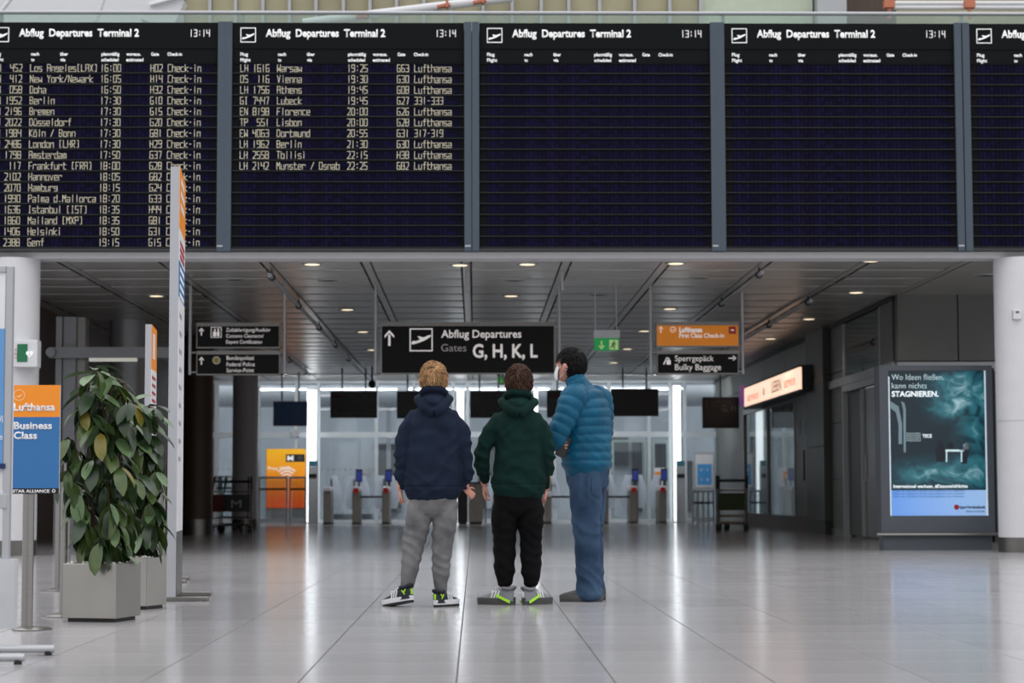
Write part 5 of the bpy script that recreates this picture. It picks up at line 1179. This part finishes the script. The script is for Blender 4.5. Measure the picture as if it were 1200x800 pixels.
finish(body, 'body', M_skin, mn, .0055, 3, lambda co, no: nz3(co, 30) * .0006)
eyes(mn, q, 1.07); hq = lambda x, y, z: q(x, y, z) + worldloc(mn)
hair(mn, hq, R, 1.07, mat('hair_black', (22, 20, 21), rough=.6, spec=.12, var=.3, scale=50, island=.4), dens=1000, seed=11, length=.034, messy=.3, nape=-.088, crown=(0, -.05, .08), puff=1.03)
# face mask with ear loops
mk = MB(); vs = []; 
for j in range(9):
    for i in range(13):
        a = -1.25 + 2.5 * i / 12; z = -.02 - .092 * j / 8; bl = math.sin(math.pi * j / 8); r = .066 + .006 * bl; vs.append(q(r * math.sin(a), .030 + (r + .006 + .010 * bl * max(0, math.cos(a)) ** 4) * math.cos(a), z))
mk.add(vs, [(j * 13 + i, j * 13 + i + 1, (j + 1) * 13 + i + 1, (j + 1) * 13 + i) for j in range(8) for i in range(12)])
mo = link('face_mask', mk.mesh('face_mask', mat('mask_white', (222, 226, 232), rough=.8), smooth=80), mn); sd_ = mo.modifiers.new('s', 'SOLIDIFY'); sd_.thickness = .003
for k in (-1, 1):
    lp = MB(); lp.tube([q(k * .074, .045, -.035), q(k * .084, .012, -.005), q(k * .088, -.018, -.002), q(k * .085, -.028, -.03), q(k * .075, .03, -.09)], [.0022] * 5, 6, 4); link('ear_loop', lp.mesh('ear_loop', MATS['mask_white'], smooth=60), mo)
# quilted jacket: every baffle is a swelling of the tube
def quilt(step, amp, ph=0.): return lambda d: amp * (abs(math.sin(math.pi * (d + ph) / step)) ** .6) - amp * .75
jk = MB()
jk.tube([V((.0, .0, .925)), V((.0, 0, .98)), V((.0, 0, 1.10)), V((-.005, 0, 1.22)), V((-.01, 0, 1.33)), V((-.025, 0, 1.43)), V((-.045, .005, 1.50))],
        [(.20, .165), (.208, .172), (.202, .168), (.20, .165), (.215, .165), (.17, .14), (.09, .085)], 40, 20, ref=ac, cap=True, mod=quilt(.060, .014))
for k, (s0, e0, w0) in enumerate(((shL, elL, wrL), (shR, elR, wrR))):
    sg = -1 if k == 0 else 1
    jk.tube([W(sg * .10, 0, 1.43), s0, (s0 + e0) / 2 + W(sg * .025, -.02, 0), e0 + W(sg * .01, -.01, 0), (e0 + w0) / 2, w0 * .85 + e0 * .15], [.085, .098, .084, .074, .062, .046], 26, 16, mod=quilt(.062, .012))
jk.tube([V((-.048, .0, 1.46)), V((-.062, .0, 1.515)), V((-.082, .006, 1.565))], [(.085, .088), (.075, .08), (.070, .076)], 24, 8, ref=ac, mod=quilt(.05, .008))
def jd(co, no):
    f = nz3(co, 9, 4) * .007 + folds(co, 30, 5, 1.2, 30) * .0022 * (.5 + band(co[:, 2], 1.05, .12)); return f + nz3(co, 45, 2, (1, 1, .5)) * .0018
M_jk = mat('jacket_blue', (8, 75, 104), rough=.5, var=.12, scale=5, bump=.15, bscale=60, spec=.2, rgb2=(12, 90, 122))
jo = finish(jk, 'jacket', M_jk, mn, .0056, 2, jd)
# jeans
jn = MB(); jn.tube([V((.0, .02, 1.0)), V((.003, .02, .92)), V((.003, .02, .84))], [(.165, .15), (.172, .158), (.16, .15)], 30, 5, ref=ac)
jn.tube([V((-.012, -.06, .90)), V((-.015, -.07, .74)), V((-.012, -.08, .55)), V((-.006, -.08, .44)), V((.0, -.085, .25)), V((.006, -.085, .10)), V((.008, -.085, .045))], [(.118, .11), (.118, .105), (.098, .09), (.092, .084), (.090, .08), (.090, .078), (.096, .082)], 30, 7)
jn.tube([V((.04, .10, .88)), V((.045, .13, .7)), V((.035, .14, .48)), V((.045, .145, .25)), V((.05, .15, .05))], [(.11, .10), (.10, .095), (.085, .08), (.08, .075), (.08, .075)], 26, 8)
def nd(co, no):
    z = co[:, 2]; return folds(co, 30, 3.6, 11, 18) * .007 * (band(z, .14, .09) * 1.1 + band(z, .5, .09) + .2) + folds(co, 16, 4, 15, -26) * .010 * (band(z, .8, .1) + .25) + nz3(co, 9, 8) * .006
M_jean = mat('denim', (42, 62, 88), rough=.85, var=.2, scale=4, bump=.3, bscale=300, spec=.15, rgb2=(70, 94, 122))
tr = finish(jn, 'jeans', M_jean, mn, .0062, 3, nd)
mb = MB(); c0 = V((.075, -.17, .87)); n_ = 6
mb.add([c0 + V((-.055 + .11 * i / n_, .02 * i / n_, -.12 * j / n_ - (.018 if j == n_ and 1 < i < 5 else 0))) for j in range(n_ + 1) for i in range(n_ + 1)], [(j * 7 + i, (j + 1) * 7 + i, (j + 1) * 7 + i + 1, j * 7 + i + 1) for j in range(n_) for i in range(n_)])
bp_ = link('back_pocket', mb.mesh('back_pocket', M_jean), tr); sw_ = bp_.modifiers.new('s', 'SHRINKWRAP'); sw_.target = tr; sw_.offset = .004; sw_.wrap_method = 'NEAREST_SURFACEPOINT'
M_ms = mat('shoe_dark_grey', (68, 68, 70), rough=.7, var=.2)
shoe(mn, 'shoe', (.105, -.095, 0), math.radians(82), 0, M_ms, mat('sole_grey', (84, 82, 80), rough=.7), M_ms, M_ms, length=.31, style=2, tall=.9, M_under=M_ms)
shoe(mn, 'shoe', (.14, .15, 0), math.radians(74), 0, M_ms, MATS['sole_grey'], M_ms, M_ms, length=.30, style=2, tall=.9)
ph = thing('phone', 'small dark device held under the folded arm of the man in blue', 'phone', worldloc(mn) + V((-.175, -.185, 1.08))); a = worldloc(ph)
MB().rbox(a, (.012, .075, .15), Matrix.Rotation(1.9, 3, 'Z') @ Matrix.Rotation(.4, 3, 'X')).build('case', M_black, ph, bevel=.004)
MB().rbox(a + V((.003, .007, 0)), (.002, .065, .13), Matrix.Rotation(1.9, 3, 'Z') @ Matrix.Rotation(.4, 3, 'X')).build('screen', M_dark, ph)
# ================================================================== PLANTS
def leaf_mesh(name, m, L=.14, w=.056, droop=.35):
    vs = []; fs = []; n = 7
    for j in range(n):
        t = j / (n - 1); y = t * L; z = -droop * L * t * t; hw = w / 2 * math.sin(math.pi * min(1, .05 + t * .93)) ** .55 * (.88 + .22 * t) if 0 < j < n - 1 else .002
        vs += [(-hw, y, z + hw * .28), (0, y, z), (hw, y, z + hw * .28)]
    for j in range(n - 1): fs += [(3 * j, 3 * j + 1, 3 * j + 4, 3 * j + 3), (3 * j + 1, 3 * j + 2, 3 * j + 5, 3 * j + 4)]
    me = MB().add(vs, fs).mesh(name, m); me.polygons.foreach_set('use_smooth', [True] * len(me.polygons)); return me
def leafmat(name, rgb, rgb2): 
    return mat(name, rgb, rough=.32, var=.15, scale=14, spec=.5, rgb2=rgb2, bump=.15, bscale=60)
LM = [leafmat('leaf_dark', (28, 48, 28), (44, 66, 34)), leafmat('leaf_mid', (50, 76, 36), (82, 98, 44)), leafmat('leaf_light', (78, 104, 66), (96, 122, 80)), leafmat('leaf_yellow', (140, 118, 38), (92, 100, 40))]
LEAVES = [leaf_mesh('leaf', LM[k], L * 1.2, w * 1.3, dr) for k, L, w, dr in ((0, .145, .058, .35), (1, .15, .06, .2), (0, .12, .05, .55), (1, .13, .052, .5), (2, .13, .056, .15), (3, .125, .05, .3))]
M_stem = mat('plant_stem', (72, 58, 40), rough=.8, var=.2, scale=30)
M_peb = mat('pebbles', (206, 204, 196), rough=.7, island=.25)
M_plant = mat('planter_steel', (166, 163, 158), rough=.3, metal=.85, var=.06, scale=3, bump=.05, bscale=8)
def plant(cx, cy, size, h, rz, height, lab, whorls, seed, rad):
    rnd = random.Random(seed); t = thing('potted_plant', lab, 'plant', (cx, cy, 0), 'leafy plants in steel planters'); Rz = Matrix.Rotation(rz, 3, 'Z'); O = V((cx, cy, 0))
    hs = size / 2; feet = MB()
    MB().rbox((cx, cy, .012), (size * .86, size * .86, .024), Rz).build('base', M_black, t)
    pb_ = MB(); o_ = [(-hs, -hs), (hs, -hs), (hs, hs), (-hs, hs)]; ih = hs - .015
    vs = [O + Rz @ V((x, y, .022)) for x, y in o_] + [O + Rz @ V((x, y, h)) for x, y in o_] + [O + Rz @ V((x * ih / hs, y * ih / hs, h)) for x, y in o_] + [O + Rz @ V((x * ih / hs, y * ih / hs, h - .05)) for x, y in o_]
    pb_.add(vs, [(3, 2, 1, 0)] + [(a + k, a + (k + 1) % 4, a + 4 + (k + 1) % 4, a + 4 + k) for a in (0, 4, 8) for k in range(4)] + [(12, 13, 14, 15)]); pb_.build('planter', M_plant, t, bevel=.004)
    pe = MB()
    for k in range(330):
        x, y = rnd.uniform(-ih, ih), rnd.uniform(-ih, ih); p = O + Rz @ V((x, y, h - .025 + rnd.uniform(0, .03))); r = rnd.uniform(.009, .016); pe.ell(p, (r, r * rnd.uniform(.7, 1), r * .7), 6, 4)
    pe.build('pebbles', M_peb, t, 60)['kind'] = 'stuff'
    stems = []
    for k in range(4):
        a = rnd.uniform(0, 6.28); r0_ = rnd.uniform(.02, .08); pts = [O + V((r0_ * math.cos(a), r0_ * math.sin(a), h - .04))]
        for q_ in range(1, 5): pts.append(O + V((r0_ * math.cos(a) * (1 + q_ * .2) + rnd.uniform(-.03, .03), r0_ * math.sin(a) + rnd.uniform(-.03, .03), h + (height - h) * q_ / 4.4)))
        MB().tube(pts, [.011, .010, .009, .007, .005], 8, 4).build('stem', M_stem, t, 60); stems.append(pts)
    n = 0
    for wi in range(whorls):
        f_ = (wi + .5) / whorls; z = h + .09 + (height - h - .11) * f_; a = wi * 2.4 + rnd.uniform(-.5, .5); rr = rad(f_) * rnd.uniform(.3, 1.0)
        c = O + V((rr * math.cos(a), rr * math.sin(a) * .9, z)); st = min(stems, key=lambda s_: (s_[2] - c).length); base = min(st, key=lambda p: (p - c).length if p.z < c.z else 9)
        MB().tube([base, (base + c) / 2 + V((0, 0, -.01)), c], [.005, .004, .003], 6, 3).build('twig', M_stem, t, 60)
        for k in range(rnd.choice((6, 7, 8))):
            b_ = k * 2.4 + rnd.uniform(-.3, .3); el = rnd.uniform(-1.35, -.35) if f_ < .9 else rnd.uniform(-.9, .35)
            d = V((math.cos(b_) * math.cos(el), math.sin(b_) * math.cos(el), math.sin(el))); q_ = rnd.random()
            me = LEAVES[5] if q_ < .035 else LEAVES[4] if q_ < (.14 if f_ < .85 else .4) else rnd.choice(LEAVES[:4])
            y_ = d; x_ = y_.cross(V((0, 0, 1))).normalized(); z_ = x_.cross(y_); x_ = (x_ * math.cos(q_) + z_ * math.sin(q_ - .5) * .6).normalized(); z_ = x_.cross(y_).normalized()
            s_ = rnd.uniform(.8, 1.2); o = link('leaf', me, t); st_ = c + d * .02 - O + V((0, 0, rnd.uniform(-.04, .03)))
            o.matrix_local = Matrix(((x_.x * s_, y_.x * s_, z_.x * s_, st_.x), (x_.y * s_, y_.y * s_, z_.y * s_, st_.y), (x_.z * s_, y_.z * s_, z_.z * s_, st_.z), (0, 0, 0, 1))); n += 1
            if n >= 290: return t
    return t
p1 = PZ(120, 724, 0); plant(p1.x + .04, 12.45, .345, .345, math.radians(-16), 1.54, 'front leafy plant in square brushed steel planter, beside the business class sign', 42, 5, lambda f: .10 + .15 * math.sin(math.pi * min(1, f * .72 + .15)))
p2 = P(172, 700, 13.9); plant(p2.x - .03, 13.75, .27, .34, math.radians(-20), 1.40, 'rear leafy plant in steel planter, partly behind the front plant, beside the tall pylon', 34, 9, lambda f: .06 + .10 * math.sin(math.pi * min(1, f * .75 + .15)))
# ================================================================== LEFT FOREGROUND FURNITURE
# business class sign on a pole
Yb = 11.6; t = thing('pole_sign', 'orange and blue business class sign on a round steel pole', 'sign', P(31, 734, Yb)); o = worldloc(t); cx = P(31.5, 734, Yb).x
MB().lathe([(.11, 0), (.112, .006), (.10, .014), (.035, .02)], (cx + .03, Yb, 0), 32).build('base_disc', M_steel, t, 40)
MB().cyl((cx, Yb, .015), (cx, Yb, P(0, 560, Yb).z), .032, 24).build('pole', M_steel, t, 40)
a = P(14.5, 578.5, Yb - .05); b_ = P(70.5, 451, Yb - .05); zs_ = P(0, 488.5, Yb - .05).z; zw = P(0, 572, Yb - .05).z
MB().box(a.x, b_.x, Yb - .045, Yb - .03, a.z, b_.z).build('panel', M_white, t)
MB().box(a.x, b_.x, Yb - .05, Yb - .044, zs_, b_.z).build('orange_field', M_orange, t); MB().box(a.x, b_.x, Yb - .05, Yb - .044, zw, zs_).build('blue_field', M_blue, t); MB().box(a.x, b_.x, Yb - .05, Yb - .044, a.z, zw).build('black_strip', M_black, t)
def ring(mb, c, r, w, y0, y1, n=24):
    for k in range(n):
        a0 = 2 * math.pi * k / n; a1 = 2 * math.pi * (k + 1) / n; mb.prism([(c.x + r * math.cos(a0), c.z + r * math.sin(a0)), (c.x + (r + w) * math.cos(a0), c.z + (r + w) * math.sin(a0)), (c.x + (r + w) * math.cos(a1), c.z + (r + w) * math.sin(a1)), (c.x + r * math.cos(a1), c.z + r * math.sin(a1))], y0, y1)
M_pale = mat('pale_orange_line', (255, 205, 150), rough=.5)
c = P(22.5, 463, Yb - .05); e_ = MB(); ring(e_, c, .028, .004, Yb - .052, Yb - .05); e_.prism([(c.x - .024, c.z - .002), (c.x - .004, c.z - .006), (c.x + .022, c.z + .012), (c.x + .008, c.z - .008), (c.x - .004, c.z - .014)], Yb - .052, Yb - .05); e_.build('crane_emblem', M_pale, t)
M_ln = mat('plain_white_lettering', (240, 240, 242), rough=.6)
text('Lufthansa', 16, 64.5, 472, 481, Yb - .052, M_ln, t, bold=.03); text('Business', 16, 61, 494, 502.5, Yb - .052, M_ln, t, bold=.03); text('Class', 16, 43.5, 505.5, 514, Yb - .052, M_ln, t, bold=.03)
text('STAR ALLIANCE', 14.8, 58, 573.5, 577, Yb - .052, M_ln, t, bold=.03); c = P(63, 575, Yb - .05); s_ = MB(); ring(s_, c, .006, .004, Yb - .052, Yb - .05, 10); s_.build('star_emblem', M_ln, t)
# belt posts
M_beltb = mat('belt_blue', (30, 44, 92), rough=.8)
def belt_post(px, ytop, ybase, lab, foot=.17, Y=None):
    Y = Y or 1800 / (ybase - 579); c = P(px, ybase, Y); zt = P(px, ytop, Y).z; t = thing('belt_post', lab, 'belt post', (c.x, Y, 0), 'steel belt barrier posts')
    MB().lathe([(foot, 0), (foot, .008), (foot * .8, .018), (.03, .024)], (c.x, Y, 0), 32).build('base', M_steel, t, 40)
    MB().cyl((c.x, Y, .02), (c.x, Y, zt - .13), .031, 20).build('tube', M_steel, t, 40); MB().cyl((c.x, Y, zt - .13), (c.x, Y, zt), .034, 20).build('belt_head', M_black, t, 40)
    MB().box(c.x - .008, c.x + .008, Y - .037, Y - .03, zt - .11, zt - .01).build('belt_clip', M_steel, t); return t, c.x, Y, zt
belt_post(75.5, 533, 721, 'steel belt post between the business class sign and the front plant', foot=.14, Y=12.85)
t_, x1_, Y1_, z1_ = belt_post(188.5, 544, 688, 'steel belt post behind the rear plant', foot=.15)
xa = x1_ ; 
a = P(76, 545, 16.2); tag(MB().box(a.x, x1_ - .04, 16.31, 16.315, z1_ - .09, z1_ - .035).build('barrier_belt', M_beltb), 'blue belt stretched behind the plants', 'belt', 'blue queue belts')
Y2 = 15.4; a = P(80, 560, Y2); belt2 = tag(MB().box(a.x, P(150, 560, Y2).x, Y2, Y2 + .005, a.z - .025, a.z + .02).build('barrier_belt', M_beltb), 'lower blue belt behind the front plant', 'belt', 'blue queue belts')
belt_post(78, 546, 0, 'steel belt post hidden behind the nearer one, holding the blue belts', foot=.15, Y=16.3)
t = belt_post(152, 549, 0, 'steel belt post hidden behind the front plant', foot=.15, Y=15.42)
# tall banner pylons seen edge-on
M_py = mat('pylon_grey', (178, 180, 186), rough=.5, var=.02); M_pw = mat('pylon_white_print', (222, 222, 226), rough=.5)
def pylon(pxl, pxe, pxr, ytop, ybase, L, lab, bands, footx, marks):
    Y = 1800 / (ybase - 579); xl = P(pxl, 579, Y).x; xe = P(pxe, 579, Y).x; xr = P(pxr, 579, Y + L).x; zt = P(0, ytop, Y).z; t = thing('banner_pylon', lab, 'sign', ((xl + xe) / 2, Y, 0), 'tall banner pylons seen edge-on'); w = xe - xl
    d = V((xr - xe, L, 0))
    def slab(x0, x1, z0, z1, nm, m, e=0.):
        pts = [(x0, Y), (x1, Y), (x1 + d.x, Y + L), (x0 + d.x, Y + L)]; return MB().zprism(pts, z0, z1).build(nm, m, t)
    slab(xl, xe, .03, zt, 'body', M_py)
    for f0, f1, m in bands: slab(xe, xe + .004, zt - (zt - .03) * f1, zt - (zt - .03) * f0, 'print', m)
    for f0, f1, u0, u1, m in marks:
        z1_, z0_ = zt - (zt - .03) * f0, zt - (zt - .03) * f1; pts = [(xe + .004 + d.x * u0, Y + L * u0), (xe + .006 + d.x * u0, Y + L * u0), (xe + .006 + d.x * u1, Y + L * u1), (xe + .004 + d.x * u1, Y + L * u1)]; MB().zprism(pts, z0_, z1_).build('printed_mark', m, t)
    MB().box(xl - .04, P(footx, 579, Y).x, Y - .0, Y + .06, 0, .03).build('foot', M_steel, t, bevel=.006); MB().box(xl - .04 + d.x, P(footx, 579, Y).x + d.x, Y + L - .06, Y + L, 0, .03).build('foot', M_steel, t, bevel=.006)
    MB().cyl((P(footx, 579, Y).x - .03, Y + .03, 0), (P(footx, 579, Y).x - .03, Y + .03, .012), .03, 12).build('rubber_pad', M_black, t, 40); return t
mk_ = [(.02 + .03 * k, .035 + .03 * k, .15, .75, M_pw) for k in range(3)] + [(.17 + .016 * k, .18 + .016 * k, .1, .85, M_red) for k in range(3)] + [(.232 + .02 * k, .242 + .02 * k, .1, .8, M_ln) for k in range(4)] + [(.34 + .042 * k, .35 + .042 * k, .1, .5, M_alu) for k in range(9)]
pylon(196.2, 207, 213.6, 195, 702, .85, 'very tall grey banner pylon with orange top, standing beside the rear plant', [(0, .145, M_orange), (.145, .22, M_pw), (.22, .305, M_blue), (.305, .85, M_pw), (.85, 1, M_steel_d)], 245, mk_)
pylon(168.3, 175.5, 181.5, 380, 681, .7, 'shorter banner pylon with orange top behind the plants', [(0, .175, M_orange), (.175, .75, M_pw), (.75, 1, M_steel_d)], 219, [(.03, .13, .2, .6, M_pw)] + [(.2 + .03 * k, .212 + .03 * k, .1, .8, M_red) for k in range(6)])
# poster stand cut by the left picture edge
Yd = 9.85; xr_ = P(11, 579, Yd).x; xl_ = xr_ - .75; t = thing('poster_stand', 'silver framed poster stand cut off by the left picture edge', 'poster stand', (xr_ - .4, Yd, 0))
ztd = P(0, 311, Yd).z; zbd = P(0, 655, Yd).z
ANG = math.radians(12); rot = lambda x, y: V((xr_ - (xr_ - x) * math.cos(ANG) , Yd + y - (xr_ - x) * math.sin(ANG), 0))
def slabr(x0, x1, y0, y1, z0, z1, nm, m, bevel=0):
    p = [rot(x0, y0), rot(x1, y0), rot(x1, y1), rot(x0, y1)]; return MB().zprism([(q.x, q.y) for q in p], z0, z1).build(nm, m, t, bevel=bevel)
slabr(xr_ - .032, xr_, 0, .05, P(0, 660, Yd).z, ztd, 'side_post', M_alu, .006); slabr(xl_, xl_ + .03, 0, .05, P(0, 660, Yd).z, ztd, 'side_post', M_alu, .006)
slabr(xl_ + .03, xr_ - .032, 0, .05, ztd - .035, ztd, 'top_rail', M_alu, .006)
slabr(xl_ + .03, xr_ - .032, .01, .04, zbd + .33, ztd - .035, 'panel', M_white); zq = P(0, 385, Yd).z; zq2 = P(0, 543, Yd).z
slabr(xl_ + .05, xr_ - .034, .004, .01, zq2, zq, 'blue_print', mat('poster_blue', (96, 150, 204), rough=.5)); slabr(xl_ + .05, xr_ - .034, .004, .01, zq, ztd - .05, 'white_print', M_pw)
slabr(xl_ + .03, xr_ - .02, -.01, .06, zq2 - .025, zq2, 'blue_strip', M_beltb)
slabr(xl_, xr_ - .01, -.01, .06, P(0, 596, Yd).z, P(0, 578, Yd).z, 'cross_rail', M_alu, .005)
slabr(xl_, xr_ + .032, -.015, .07, .12, zbd, 'base_box', mat('stand_base_grey', (188, 190, 194), rough=.5)); 
text3('Wi', rot(xr_ - .075, .003) + V((0, 0, P(0, 495, Yd).z)), .04, .035, M_ln, t); text3('te', rot(xr_ - .07, .003) + V((0, 0, P(0, 515, Yd).z)), .035, .03, M_ln, t)
for px, py, y in ((64, 763.5, 9.76), (29, 775, 9.25)):
    c = P(px, py, y); zc = .03; MB().cyl((c.x - .9, y, zc), (c.x, y, zc), .018, 14).build('foot_tube', M_alu, t, 40); MB().cyl((c.x - .03, y, 0), (c.x - .03, y, .02), .018, 12).build('rubber_foot', M_black, t, 40)
MB().box(xl_, xl_ + .05, 9.25, 9.85, .02, .05).build('foot_bridge', M_alu, t); 
flush_texts()
